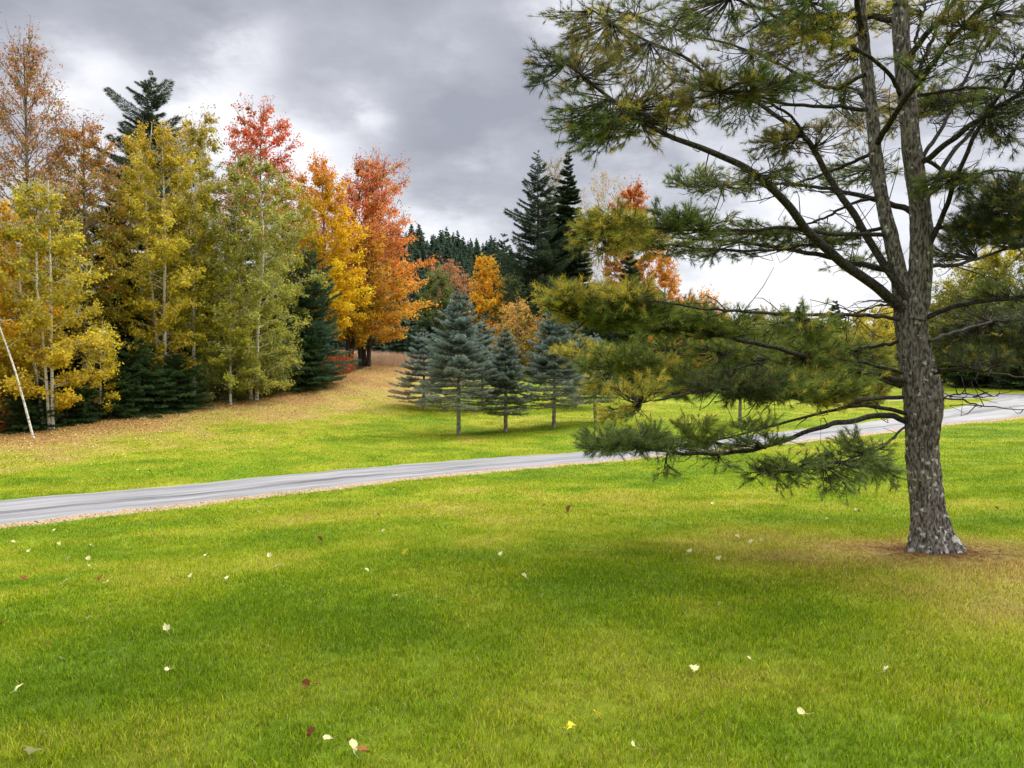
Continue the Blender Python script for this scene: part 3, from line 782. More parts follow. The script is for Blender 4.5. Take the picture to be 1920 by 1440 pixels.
decid('birch', 'small bright yellow sapling at the foot of the golden green birch', 188, 610, 62, 32.5,
      [(0, YEL), (1, (.70, .60, .05))], nleaf=3200, size=.055, base_t=.15, bark=M_BIRCH, prof='cone', tr=.03, nl=26)
decid('birch', 'low gold leaved sapling under the leaning white stem', 25, 650, 90, 30,
      [(0, (.50, .34, .06)), (1, (.62, .42, .04))], alt=[(OLIVE, .25)], nleaf=5200, size=.055, base_t=.12, bark=M_BIRCH, prof='round', tr=.03, nl=34)
decid('aspen', 'yellow aspen squeezed in left of the twin pale trunks', 268, 262, 78, 37.5, [(0, YEL), (.6, (.58, .46, .05)), (1, (.50, .40, .06))], alt=[(OLIVE, .2)], nleaf=9000, size=.062, base_t=.2, bark=M_BIRCH, prof='oval', tr=.06, nl=55)
decid('aspen', 'olive gold aspen squeezed in right of the twin pale trunks', 358, 215, 90, 40, [(0, LGREEN), (.6, (.42, .38, .05)), (1, (.50, .38, .08))], alt=[(YEL, .2)], nleaf=10000, size=.066, base_t=.2, bark=M_BIRCH, prof='oval', tr=.06, nl=55, sparse_top=.4)
decid('aspen', 'dull gold aspen squeezed in between the broad olive birch and the golden maple', 548, 325, 90, 44, [(0, LGREEN), (.6, (.42, .38, .05)), (1, (.55, .42, .05))], alt=[(OLIVE, .3)], nleaf=9000, size=.068, base_t=.2, bark=M_BIRCH, prof='oval', tr=.06, nl=50)
# leaning thin white birch stem
def leaning():
    D = 27.7; b = P(64, 800, D); base = np.array([b[0], D, zg(b[0], D)])
    root = thing('birch', 'thin white birch stem leaning left with almost no leaves', 'tree', base)
    e = P(-14, 575, D) - base; mb = MB()
    tp = curve([(0, 0, -.1), tuple(e * .5 + np.array([.08, 0, 0])), tuple(e), tuple(e * 1.3 + np.array([-.05, 0, .1]))], 12)
    tubes(mb, tp, np.linspace(.042, .018, 12), 7)
    cr = MB(); n = 500; cpos = tp[-1] + rng.normal(0, .35, (n, 3)); leaves(cr, cpos, .05, np.tile(np.array(YEL), (n, 1)) * rng.uniform(.7, 1.2, (n, 1)))
    for k in range(7):
        s = tp[5 + k]; ee = s + np.array([rng.normal(0, .3), rng.normal(0, .3), .35])
        tubes(mb, curve([s, (s + ee) / 2, ee], 4), np.array([.012, .009, .006, .003]), 3)
    mb.build('trunk', M_BIRCH, root, smooth=True); cr.build('crown', M_LEAF, root)
leaning()
# --- second row
decid('maple', 'red topped maple rising behind the olive birch', 492, 190, 130, 50,
      [(0, OLIVE), (.5, (.58, .12, .03)), (.85, RED), (1, (.60, .17, .07))], alt=[((.70, .25, .12), .22), ((.35, .28, .10), .12)], nleaf=11000, size=.085, base_t=.45, prof='round', sparse_top=.45, tr=.14, nl=60)
decid('maple', 'golden yellow maple with orange top beside the orange maple', 604, 292, 125, 47,
      [(0, YEL), (.35, (.78, .56, .02)), (.75, (.70, .46, .02)), (1, (.66, .26, .08))], alt=[(AMBER, .2)], nleaf=20000, size=.08, base_t=.22, prof='column', tr=.12, sparse_top=.35, nl=85)
decid('maple', 'big orange maple with pinkish red top and dark trunks ending the wood', 722, 285, 215, 56,
      [(0, (.62, .40, .04)), (.3, (.70, .38, .04)), (.5, (.82, .26, .055)), (.8, (.74, .21, .09)), (1, (.48, .20, .14))], alt=[((.80, .36, .10), .18), ((.40, .34, .06), .14)], nleaf=34000, size=.092, base_t=.14,
      bark=M_DARK, trunks=((-1.9, 0), (-1.1, .4), (.1, -.2)), prof='drop', tr=.15, sparse_top=.35, nl=130, base_px=690, clump=.30)
decid('maple', 'yellow and olive leaved maple tucked against the left side of the big orange maple', 682, 420, 100, 53,
      [(0, (.62, .38, .03)), (.5, (.40, .32, .05)), (1, (.60, .28, .06))], alt=[(AMBER, .25)], nleaf=10000, size=.09, base_t=.2, bark=M_DARK, trunks=((-.2, 0), (.5, .2)), prof='oval', tr=.15, base_px=652)
conifer('white_pine', 'dark white pine with sparse ragged top behind the bright yellow aspen', 288, 155, 185, 45, (.045, .065, .035), (.095, .125, .07), nper=3000, whorls=46, nb=9, base_t=.2, rise=.22, droop=.0, power=.5, ln=.20, wd=.026, irr=.5, jz=.02, tr=.16)
conifer('spruce', 'dark spruce in the gap between the golden birch and the bright yellow aspen', 214, 375, 92, 36.2, DKG, (.05, .065, .025), nper=1300, whorls=34, nb=8, power=.42, ln=.16, wd=.03, irr=.35, jz=.02)
conifer('white_pine', 'bushy blue green pine reaching out at the right end of the wood', 582, 480, 135, 44, (.030, .070, .032), (.065, .125, .065), nper=1500, whorls=20, nb=9, base_t=.04, rise=.3, droop=.1, power=.5, ln=.20, wd=.028, irr=.22)
for (px, top, w, D, lab) in [(60, 330, 200, 42, 'dark green spruce behind the tall sparse rusty tree'), (352, 330, 150, 46, 'dark spruce behind the twin pale trunks'), (450, 370, 150, 47, 'dark spruce behind the broad olive birch'),
                             (545, 420, 130, 50, 'dark spruce between the broad olive birch and the golden maple'), (140, 400, 150, 38, 'dark spruce behind the golden green birch'), (-90, 300, 170, 38, 'dark spruce beyond the left edge of the picture'), (390, 500, 140, 42, 'short dark spruce under the leaning aspen trunk'),
                             (245, 520, 130, 37.8, 'short dark spruce left of the twin pale trunks')]:
    conifer('spruce', lab, px, top, w, D, (.022, .04, .015), (.04, .062, .022), nper=1500, whorls=24, nb=7, power=.6, ln=.2, wd=.038, irr=.2, base_t=.04)
for (px, top, w, D, lab) in [(262, 640, 130, 34.2, 'low dark green hemlock at the foot of the bright yellow aspen, left of its neighbour'), (330, 668, 120, 35.6, 'low dark green hemlock at the foot of the bright yellow aspen, right of its neighbour'), (225, 700, 90, 33.2, 'smallest dark hemlock right of the yellow sapling'),
                             (572, 600, 100, 42.5, 'low dark pine at the right foot of the wood'), (60, 715, 100, 29.8, 'low dark hemlock behind the leaning white stem'), (140, 700, 90, 31.6, 'low dark hemlock under the golden green birch')]:
    conifer('hemlock', lab, px, top, w, D, (.028, .06, .018), (.06, .11, .03), nper=900, whorls=14, nb=9, base_t=.03, power=.55, ln=.14, wd=.03, droop=.3, irr=.2, tr=.05)
for (px, top, w, D, cc, lab) in [(412, 655, 110, 38.3, (.24, .27, .07), 'grey green shrub at the wood edge below the leaning aspen'), (470, 640, 110, 39.6, (.27, .28, .06), 'olive shrub at the wood edge below the broad olive birch'),
                                 (20, 735, 80, 30.2, (.22, .20, .05), 'dull olive shrub at the left edge of the wood'), (520, 640, 90, 41.2, (.22, .25, .06), 'olive shrub at the wood edge left of the blue green pine')]:
    decid('shrub', lab, px, top, w, D, [(0, cc), (1, tuple(np.array(cc) * 1.35))], nleaf=4800, size=.055, base_t=.03, prof='round', tr=.02, nl=40, cat='shrub', jit=.4)
for (px, top, w, D, lab) in [(-200, 250, 230, 34, 'golden birch standing left of the picture edge'), (-330, 330, 230, 31, 'olive birch standing well left of the picture edge')]:
    decid('birch', lab, px, top, w, D, [(0, YEL), (1, (.40, .33, .05))], nleaf=14000, size=.07, base_t=.1, bark=M_BIRCH, prof='oval', tr=.1)

def brush():
    mb = MB()
    for (pa, pb, wdt, hgt, n, pal) in [(-150, 150, .8, .7, 5200, [(.26, .09, .035), (.34, .14, .04), (.18, .07, .03)]), (430, 600, .7, .45, 3000, [(.32, .14, .04), (.25, .09, .03), (.36, .22, .06)]),
                                      (596, 645, 1.1, 1.15, 4200, [(.40, .13, .05), (.30, .09, .035), (.45, .20, .07)]), (150, 430, .5, .45, 5000, [(.20, .10, .035), (.15, .08, .03), (.10, .10, .03)])]:
        px = rng.uniform(pa, pb, n)
        tx = np.interp(px, [-250, 0, 150, 300, 450, 600, 740], treeline[:, 0]); ty = np.interp(px, [-250, 0, 150, 300, 450, 600, 740], treeline[:, 1])
        off = np.abs(rng.normal(0, wdt, n)); x = tx + rng.normal(0, .15, n); y = ty + off - .35
        z = zg(x, y); hh = rng.uniform(.1, 1, n) ** .7 * hgt * (1 + .5 * vnoise(x, y, .7))
        pos = np.stack([x, y, z + hh], 1)
        c = np.array(pal)[rng.integers(0, len(pal), n)] * rng.uniform(.6, 1.3, (n, 1))
        leaves(mb, pos, .06, c, flat=.3)
        needles(mb, np.stack([x, y, z], 1)[::3], (np.stack([rng.normal(0, .2, n), rng.normal(0, .2, n), np.ones(n)], 1))[::3], hh[::3], .016, c[::3] * .8)
    o = mb.build('bracken', M_LEAF); o['kind'] = 'stuff'; o['label'] = 'rusty brown bracken and weeds along the foot of the wood'; o['category'] = 'undergrowth'
    # pale dry field grass behind the maple trunks
    mb = MB(); n = 16000; x = rng.uniform(-16.5, -6.5, n); y = rng.uniform(57, 74, n); z = zg(x, y)
    c = np.array([(.50, .34, .20), (.42, .27, .15), (.55, .42, .28)])[rng.integers(0, 3, n)]
    needles(mb, np.stack([x, y, z], 1), np.stack([rng.normal(0, .25, n), rng.normal(0, .25, n), np.ones(n)], 1), rng.uniform(.35, .9, n), .03, c)
    o = mb.build('dry_grass', M_LEAF); o['kind'] = 'stuff'; o['label'] = 'tall pale dry field grass behind the maple trunks'; o['category'] = 'grass'
brush()

# --- blue spruces on the lawn
BS_in = (.03, .046, .028); BS_tip = (.29, .37, .31); BS_low = (.16, .155, .08)
def bspruce(lab, px, base_py, top, w, **k):
    g = ground(px, base_py); D = g[1]
    base = np.array([g[0], g[1], zg(g[0], g[1])]); H = P(px, top, D)[2] - base[2]
    a = dict(nper=2300, whorls=17, nb=12, base_t=.19, droop=.06, rise=.20, power=.74, ln=.11, wd=.02, irr=.16, jz=.011, ec=2.0, bare_t=.50, tr=.085, bark=M_SPRUCEBARK, clow=BS_low)
    a.update(k)
    return conifer('blue_spruce', lab, 0, 0, w / 2 / F * D * 1.06, D, BS_in, BS_tip, H=H, base=base, group='blue spruces on the lawn beyond the road', **a)
bspruce('tallest blue spruce, with silvery top and bare lower trunk, standing nearest the road', 860, 815, 545, 150, whorls=20, nper=2700)
bspruce('smaller green blue spruce between the two tall silvery spruces', 948, 810, 618, 96, whorls=16)
bspruce('silvery blue spruce right of the small green one', 1038, 802, 572, 135, whorls=19, nper=2600)
bspruce('short wide spruce at the left end of the row, set back from the road', 794, 768, 618, 108, whorls=14, base_t=.1)
bspruce('spruce with a thin pale trunk at the right, partly behind the pine needles', 1117, 792, 628, 95, whorls=15, base_t=.24)
bspruce('young spruce with a bare dark trunk seen under the long pine branches', 1387, 796, 615, 120, whorls=14, base_t=.3)
bspruce('spruce standing in the back between two front spruces', 905, 770, 600, 100, whorls=14)
bspruce('back row spruce behind the silvery spruce', 1080, 765, 610, 110, whorls=14)

# --- middle distance
conifer('spruce', 'tall narrow dark spruce with pointed top in the middle distance', 1064, 286, 135, 72, (.022, .045, .018), (.05, .085, .035), nper=5200, whorls=46, nb=13, power=.80, ln=.26, wd=.05, irr=.07, tr=.25, rise=.1, droop=.3)
conifer('spruce', 'tall ragged dark spruce with wispy branches left of the narrow pointed one', 1008, 290, 175, 70, (.028, .05, .022), (.055, .085, .04), nper=2000, whorls=36, nb=9, power=.75, ln=.26, wd=.05, irr=.25, tr=.22, rise=.3, droop=.0)
decid('birch', 'almost bare pale tree right of the tall dark spruces', 1135, 315, 110, 76, [(0, (.50, .38, .2)), (1, (.50, .40, .28))], nleaf=2600, size=.10, base_t=.3, bark=M_BIRCH, prof='oval', nl=80, angle=1.3)
decid('birch', 'bare pale tree top rising behind the ragged dark spruce', 1040, 285, 60, 78, [(0, (.40, .33, .2)), (1, (.46, .38, .26))], nleaf=2600, size=.10, base_t=.4, bark=M_GREY, prof='oval', nl=60, angle=1.3)
decid('maple', 'rust orange tree above the pine branch tip', 1182, 335, 92, 66, [(0, OLIVE), (.5, (.50, .30, .04)), (.8, (.62, .22, .04)), (1, (.50, .17, .06))], alt=[((.70, .35, .1), .2)], nleaf=21000, size=.10, base_t=.25, prof='oval', tr=.15)
conifer('spruce', 'small dark spruce below the rust orange tree', 1180, 462, 78, 60, (.02, .04, .018), (.04, .07, .03), nper=1800, whorls=24, nb=9, power=.65, ln=.22, wd=.045, irr=.12)
decid('maple', 'bright orange tree standing right of the small dark spruce', 1243, 468, 110, 61, [(0, (.66, .34, .05)), (.6, (.76, .34, .03)), (1, (.70, .30, .05))], alt=[((.8, .45, .1), .25)], nleaf=12000, size=.09, base_t=.15, prof='cone', tr=.12)
decid('maple', 'low orange tree trailing down to the right of the bright orange tree', 1310, 545, 95, 64, [(0, (.60, .32, .06)), (1, (.74, .33, .06))], alt=[(OLIVE, .2)], nleaf=7000, size=.09, base_t=.12, prof='round', tr=.1)
decid('maple', 'small glowing orange tree behind the spruce row', 912, 476, 74, 66, [(0, (.70, .36, .04)), (.5, (.85, .46, .02)), (1, (.88, .48, .03))], alt=[(ORANGE, .15)], nleaf=7500, size=.09, base_t=.2, prof='drop', tr=.08)
decid('maple', 'low peach orange tree behind the spruce row, right of the glowing one', 968, 572, 95, 60, [(0, (.50, .30, .08)), (1, (.70, .38, .09))], alt=[((.24, .24, .05), .4)], nleaf=5500, size=.085, base_t=.12, prof='oval', tr=.08)
decid('maple', 'dull salmon orange tree far behind near the hill', 843, 492, 80, 84, [(0, (.40, .22, .09)), (1, (.52, .22, .10))], alt=[((.35, .28, .12), .3)], nleaf=8000, size=.11, base_t=.2, prof='round', tr=.12)
decid('tree', 'dark olive round tree just right of the big orange maple', 818, 508, 62, 74, [(0, (.10, .14, .04)), (1, (.16, .20, .05))], nleaf=7500, size=.11, base_t=.1, prof='round', tr=.12)
decid('tree', 'yellow green tree between the glowing orange tree and the dark spruces', 952, 515, 55, 68, [(0, (.22, .24, .06)), (1, (.36, .38, .08))], nleaf=4200, size=.09, base_t=.2, prof='round', tr=.08)
conifer('white_pine', 'dark pine with level branches behind the peach orange tree', 958, 520, 110, 63, (.03, .05, .02), (.07, .10, .04), nper=800, whorls=16, nb=7, power=.5, ln=.24, wd=.045, irr=.2, base_t=.1)
for (px, top, w, D, lab) in [(1038, 335, 120, 74, 'dark spruce filling in between the two tall dark spruces'), (1270, 590, 120, 70, 'dark green pine behind the low orange tree'), (1120, 560, 110, 64, 'dark green spruce behind the right end of the spruce row'), (870, 560, 90, 66, 'dark blue green spruce behind the tallest blue spruce'),
                             (1040, 520, 120, 66, 'dark spruce at the foot of the tall dark spruces'), (1210, 600, 110, 62, 'dark spruce below the bright orange tree'), (945, 440, 100, 80, 'dark spruce left of the tall dark spruces'), (800, 600, 70, 68, 'short dark spruce behind the left end of the spruce row')]:
    conifer('spruce', lab, px, top, w, D, (.025, .05, .022), (.055, .09, .04), nper=1000, whorls=20, nb=8, power=.6, ln=.26, wd=.055, irr=.16, base_t=.05)

# --- right hand background
decid('tree', 'yellow leaved tree just left of the pine trunk in the background', 1640, 578, 110, 72, [(0, (.34, .32, .04)), (1, (.60, .48, .04))], alt=[(OLIVE, .2)], nleaf=9000, size=.10, base_t=.1, prof='round', tr=.12)
for (px, top, w, D, kind, lab) in [(1380, 600, 110, 80, 0, 'olive tree under the pale gap of sky'), (1450, 578, 100, 84, 1, 'thinly leaved grey tan tree under the pale gap of sky'), (1330, 610, 100, 76, 2, 'dull green tree left of the olive tree'),
                                   (1540, 605, 110, 80, 2, 'dull green tree between the grey tan tree and the yellow tree'), (1760, 590, 120, 74, 0, 'olive tree just right of the pine trunk in the background'), (1590, 630, 90, 70, 0, 'olive bushy tree left of the yellow tree')]:
    st = [[(0, (.12, .15, .03)), (1, (.28, .27, .05))], [(0, (.16, .16, .05)), (1, (.30, .26, .12))], [(0, (.08, .13, .03)), (1, (.15, .20, .05))]][kind]
    decid('tree', lab, px, top, w, D, st, nleaf=8000 if kind != 1 else 3500, size=.12, base_t=.08, prof='round', tr=.12, nl=60)
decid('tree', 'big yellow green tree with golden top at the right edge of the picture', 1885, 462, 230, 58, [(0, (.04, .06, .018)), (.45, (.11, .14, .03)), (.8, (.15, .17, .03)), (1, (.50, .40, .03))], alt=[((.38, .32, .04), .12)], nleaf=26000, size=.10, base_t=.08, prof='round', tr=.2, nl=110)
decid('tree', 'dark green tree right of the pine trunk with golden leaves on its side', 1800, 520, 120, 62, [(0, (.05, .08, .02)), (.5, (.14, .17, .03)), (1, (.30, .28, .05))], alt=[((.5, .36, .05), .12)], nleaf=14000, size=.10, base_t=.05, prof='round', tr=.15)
for (px, top, w, D, lab) in [(1565, 565, 44, 95, 'dark pointed conifer against the bright sky gap'), (1500, 570, 50, 98, 'grey green pointed conifer left of the dark pointed one'), (1850, 640, 150, 60, 'dark spreading hemlock by the road at the right'), (1950, 610, 160, 56, 'dark spreading hemlock at the right edge'),
                             (1720, 640, 110, 66, 'dark spruce behind the pine trunk'), (1310, 640, 120, 68, 'dark spruce behind the long pine branches'), (1420, 655, 130, 66, 'low dark spruce behind the young spruce'), (1500, 660, 120, 68, 'low dark spruce right of the young spruce'), (1600, 665, 120, 70, 'low dark spruce behind the needles left of the trunk')]:
    conifer('hemlock' if 'hemlock' in lab else 'spruce', lab, px, top, w, D, (.025, .045, .018), (.055, .085, .035), nper=1100, whorls=18, nb=8, power=.55, ln=.27, wd=.055, irr=.16, base_t=.03)
for i, (px, top, w, D) in enumerate([(2080, 420, 260, 55), (2250, 480, 240, 60)]):
    decid('tree', ['olive tree standing past the right edge of the picture', 'olive tree standing well past the right edge of the picture'][i], px, top, w, D, [(0, (.07, .10, .02)), (1, (.30, .28, .05))], nleaf=12000, size=.11, base_t=.05, prof='round', tr=.2)

# --- hill wood: copies of three conifers
def hillwood():
    protos = []
    for k in range(3):
        b = np.array([-60.0 + k * 9, 262.0, 0]); b[2] = zg(b[0], b[1])
        protos.append(conifer('fir', 'dark fir in the wood on the far hill', 0, 0, 2.9, 0, (.055, .10, .055), (.12, .175, .11), H=13.0, base=b, nper=620, whorls=17, nb=8, power=.95, ln=.7, wd=.22, irr=.15, base_t=.03,
                              group='firs on the far hill'))  # paler bluish green, distance haze painted into the needles
    n = 0
    for k in range(4000):
        if n > 290: break
        y = 190 + 150 * rng.uniform() ** .8; px = rng.uniform(690, 1080) if n < 240 else rng.uniform(500, 1300); x = (px - 960) / F * y
        z = zg(x, y)
        s = rng.uniform(.65, 1.15)
        if z < 5: continue
        copy_tree(protos[n % 3], (x, y, z - .3), (s * rng.uniform(.9, 1.2), s, s), rng.uniform(0, 6.28), 'dark fir in the wood on the far hill', 'firs on the far hill')
        n += 1
    # hidden valley floor trees closing the view low down
    m = 0
    for k in range(70):
        y = rng.uniform(100, 150); px = 560 + k * 17.5; x = (px - 960) / F * y; z = zg(x, y); s = rng.uniform(.45, .7)
        copy_tree(protos[k % 3], (x, y, z - .3), (s * 1.5, s * 1.5, s), rng.uniform(0, 6.28), 'dark fir in the distant tree line at the foot of the hill', 'firs in the distant tree line')
hillwood()

# ------------------------------------------------------------------ the big pine in front
def big_pine():
    base = np.array([PINE[0], PINE[1], PINE[2]])
    root = thing('white_pine', 'large foreground pine with thick lichen-spotted trunk forking into two stems', 'tree', base)
    D0 = 8.6
    def W(px, py, D): return P(px, py, D) - base
    # --- trunk, high resolution with furrowed bark
    def bark_tube(mb, pts, rads, nK=150, S=64, amp=.012, flare=0):
        pc = curve(pts, nK); rc = curve(np.stack([rads, rads, rads], 1), nK)[:, 0]
        tan = unit(np.gradient(pc, axis=0)); u = unit(np.cross(tan, np.array([0, 1, 0.05]))); w = np.cross(tan, u)
        a = np.arange(S) / S * 2 * np.pi; ln = np.cumsum(np.linalg.norm(np.diff(pc, axis=0, prepend=pc[:1]), axis=1))
        A, Ln = np.meshgrid(a, ln); rr = rc[:, None] * np.ones_like(A)
        X = np.cos(A) * 3; Y = np.sin(A) * 3
        f = vnoise(X * 1.6 + Ln * .4, Y * 1.6 + Ln * 1.1, .42) ; f2 = vnoise(X * 3 + Ln * 5, Y * 3 - Ln * 4, .35)
        f3 = vnoise(X + Ln * 9, Y + Ln * 2, .8)
        rr = rr + amp * (-np.abs(f) * 1.6 + f2 * .7 + .5 * f3 + .5) * np.minimum(1, rc / .12)[:, None]
        if flare:
            t = np.clip(1 - Ln / .75, 0, 1)
            rr = rr * (1 + flare * t ** 2.2 * (1 + .38 * np.sin(A * 5 + 1) + .2 * np.sin(A * 3)))
        ring = u[:, None] * np.cos(A)[..., None] + w[:, None] * np.sin(A)[..., None]
        v = pc[:, None] + ring * rr[..., None]
        i = np.arange(nK - 1)[:, None] * S; j = np.arange(S)[None]; jn = (j + 1) % S
        q = np.stack([i + j, i + jn, i + S + jn, i + S + j], -1).reshape(-1, 4)
        mb.add(v.reshape(-1, 3), q=q, c=np.ones((nK * S, 3)) * .3)
    px2m = D0 / F
    tr = MB()
    bark_tube(tr, [W(1750, 1052, D0), W(1743, 985, D0), W(1738, 940, D0), W(1730, 860, D0), W(1728, 780, D0), W(1722, 700, D0), W(1712, 640, D0), W(1706, 580, D0), W(1706, 520, D0)],
              np.array([31, 30, 29, 28, 28.5, 28.5, 27, 28.5, 24]) * px2m, nK=260, S=96, amp=.012, flare=.75)
    tr.build('trunk', M_PINEBARK, root, smooth=True)
    stems = {}
    def stem(key, pts, rads, nK=120):
        mb = MB(); bark_tube(mb, [W(*p) for p in pts], np.array(rads) * px2m, nK=nK, S=32, amp=.008)
        mb.build('stem', M_PINEBARK, root, smooth=True); stems[key] = curve([W(*p) for p in pts], 60)
    stem('L', [(1700, 600, 8.62), (1690, 540, 8.6), (1674, 460, 8.6), (1655, 380, 8.65), (1643, 300, 8.7), (1634, 200, 8.75), (1622, 100, 8.8), (1612, 0, 8.8), (1598, -200, 8.8), (1590, -420, 8.8)], [19, 16, 13.5, 12, 11.5, 11, 10.5, 10, 7, 3])
    stem('R', [(1712, 600, 8.55), (1722, 540, 8.55), (1728, 460, 8.5), (1724, 380, 8.5), (1712, 300, 8.5), (1702, 200, 8.5), (1692, 100, 8.5), (1688, 0, 8.5), (1692, -250, 8.5), (1700, -620, 8.5)], [24, 22, 19.5, 18, 16.5, 15.5, 15, 14, 11, 3])
    # the burl / side stub low on the right of the trunk
    mb = MB(); bark_tube(mb, [W(1738, 850, 8.5), W(1747, 790, 8.48), W(1749, 730, 8.5), W(1741, 695, 8.55), W(1730, 665, 8.6)], np.array([10, 17, 18, 13, 5]) * px2m, nK=60, S=32, amp=.014)
    mb.build('burl', M_PINEBARK, root, smooth=True)
    # --- limbs traced from the photograph, each given its own reach in depth
    L_ = []   # (points, r0)
    def limb(pts, r0, r1=2.0): L_.append((curve([W(*p) for p in pts], 26), r0 * px2m * .84, r1 * px2m * .9))
    limb([(1700, 585, 8.55), (1650, 545, 8.4), (1565, 482, 8.1), (1505, 425, 7.9), (1458, 362, 7.7), (1390, 312, 7.5), (1300, 272, 7.3), (1215, 235, 7.2), (1140, 180, 7.1), (1060, 120, 7.0)], 12, 2)       # A
    limb([(1700, 560, 8.5), (1650, 485, 8.6), (1600, 400, 8.7), (1553, 330, 8.8), (1526, 278, 8.9), (1492, 242, 9.0), (1420, 195, 9.2), (1350, 160, 9.3), (1290, 110, 9.4), (1200, 70, 9.5), (1110, 20, 9.6)], 9, 2)
    limb([(1512, 265, 8.9), (1480, 215, 8.8), (1400, 180, 8.6), (1320, 165, 8.5)], 4, 1.5)
    limb([(1655, 440, 8.6), (1580, 440, 8.2), (1480, 428, 7.9), (1380, 432, 7.6), (1270, 430, 7.3), (1180, 425, 7.1), (1120, 440, 7.0)], 5, 1.5)
    limb([(1660, 425, 8.6), (1590, 445, 8.9), (1500, 462, 9.2), (1400, 470, 9.5), (1280, 462, 9.8), (1220, 455, 9.9)], 4.5, 1.5)
    limb([(1660, 365, 8.6), (1590, 385, 9.0), (1540, 410, 9.4), (1470, 430, 9.8), (1350, 440, 10.3)], 4, 1.5)
    limb([(1640, 285, 8.7), (1560, 320, 9.4), (1480, 345, 10.1), (1380, 345, 10.8), (1300, 350, 11.2)], 4.5, 1.5)
    limb([(1625, 205, 8.7), (1560, 200, 8.3), (1470, 195, 8.0), (1380, 170, 7.7), (1300, 185, 7.5)], 5, 1.5)
    limb([(1622, 140, 8.7), (1560, 165, 9.1), (1480, 130, 9.6), (1390, 90, 10.0), (1280, 60, 10.4), (1170, 20, 10.6)], 5, 1.5)
    limb([(1615, 60, 8.8), (1560, 80, 8.6), (1490, 50, 8.3), (1420, 15, 8.1), (1330, -20, 8.0), (1200, -60, 7.9)], 5, 1.5)
    limb([(1610, -10, 8.8), (1530, -30, 9.2), (1400, -60, 9.7), (1250, -100, 10.2)], 5, 1.5)
    limb([(1600, -120, 8.8), (1500, -150, 8.4), (1380, -190, 8.0), (1260, -250, 7.8)], 5, 1.5)
    limb([(1692, 180, 8.5), (1660, 130, 8.1), (1590, 80, 7.6), (1540, 30, 7.3), (1500, -20, 7.1)], 5, 1.5)
    # right side
    limb([(1735, 480, 8.5), (1765, 410, 8.3), (1790, 340, 8.1), (1830, 250, 7.9), (1885, 160, 7.7), (1950, 60, 7.5), (2030, -30, 7.4)], 6, 2)
    limb([(1735, 380, 8.5), (1770, 310, 8.8), (1820, 245, 9.1), (1870, 180, 9.4), (1940, 80, 9.8), (2040, -10, 10.0)], 6, 2)
    limb([(1728, 300, 8.5), (1770, 230, 8.7), (1815, 140, 8.9), (1850, 60, 9.1), (1900, -40, 9.3)], 5, 1.5)
    limb([(1715, 150, 8.5), (1745, 80, 8.4), (1790, -20, 8.3), (1840, -120, 8.2)], 5, 1.5)
    limb([(1712, 110, 8.5), (1725, 40, 8.7), (1760, -50, 8.9)], 4, 1.5)
    limb([(1722, 180, 8.5), (1780, 170, 8.1), (1850, 165, 7.7), (1930, 175, 7.4), (2020, 170, 7.2)], 4, 1.5)
    limb([(1735, 300, 8.5), (1800, 330, 9.1), (1870, 320, 9.7), (1960, 330, 10.3), (2060, 330, 10.6)], 4.5, 1.5)
    limb([(1742, 430, 8.5), (1810, 420, 8.2), (1880, 395, 7.8), (1960, 380, 7.5), (2070, 385, 7.3)], 5, 1.5)
    limb([(1742, 500, 8.5), (1800, 495, 8.9), (1880, 470, 9.3), (1980, 450, 9.7), (2100, 440, 10.0)], 5, 1.5)
    limb([(1738, 595, 8.5), (1800, 572, 8.3), (1870, 562, 8.1), (1960, 552, 7.9), (2080, 560, 7.7), (2180, 600, 7.6)], 6, 2)
    limb([(1740, 640, 8.5), (1800, 620, 9.0), (1880, 600, 9.6), (1980, 605, 10.2), (2080, 640, 10.6)], 4.5, 1.5)
    limb([(1750, 700, 8.45), (1800, 690, 8.0), (1870, 700, 7.4), (1960, 720, 6.9), (2050, 760, 6.7)], 3, 1)
    limb([(1752, 745, 8.5), (1800, 750, 8.7), (1850, 762, 9.0), (1920, 768, 9.3), (1980, 760, 9.6)], 2.2, .6)
    limb([(1752, 755, 8.5), (1800, 738, 8.2), (1850, 745, 8.0), (1905, 730, 7.9)], 1.6, .5)
    # lower left
    limb([(1700, 790, 8.6), (1660, 778, 8.4), (1600, 790, 8.1), (1540, 800, 7.8), (1470, 826, 7.5), (1390, 848, 7.3), (1290, 850, 7.1), (1200, 838, 7.0), (1130, 828, 6.9)], 7, 1.5)
    limb([(1700, 775, 8.6), (1655, 765, 8.7), (1600, 762, 8.9), (1530, 776, 9.2), (1440, 800, 9.5), (1340, 826, 9.8), (1260, 835, 9.9)], 5, 1.5)
    limb([(1692, 745, 8.6), (1620, 748, 8.0), (1540, 752, 7.5), (1450, 742, 7.0), (1360, 728, 6.7), (1280, 742, 6.5), (1200, 755, 6.4)], 4.5, 1.3)
    limb([(1690, 725, 8.6), (1620, 700, 8.9), (1540, 690, 9.2), (1440, 675, 9.6), (1330, 660, 9.9), (1200, 655, 10.1), (1090, 665, 10.2)], 5, 1.5)
    limb([(1690, 715, 8.6), (1600, 690, 8.2), (1500, 665, 7.8), (1400, 640, 7.5), (1280, 620, 7.3), (1160, 600, 7.1), (1060, 580, 7.0)], 6, 1.5)
    limb([(1690, 700, 8.6), (1620, 680, 8.4), (1520, 670, 8.2), (1430, 680, 8.1), (1330, 700, 8.0), (1230, 700, 8.0), (1150, 690, 8.0)], 4, 1.3)
    limb([(1688, 640, 8.6), (1640, 650, 9.2), (1580, 655, 9.9), (1500, 650, 10.5), (1400, 640, 11.0), (1280, 620, 11.4)], 4.5, 1.5)
    limb([(1685, 565, 8.5), (1640, 575, 8.3), (1600, 590, 8.1), (1560, 600, 8.0)], 2.4, .6)
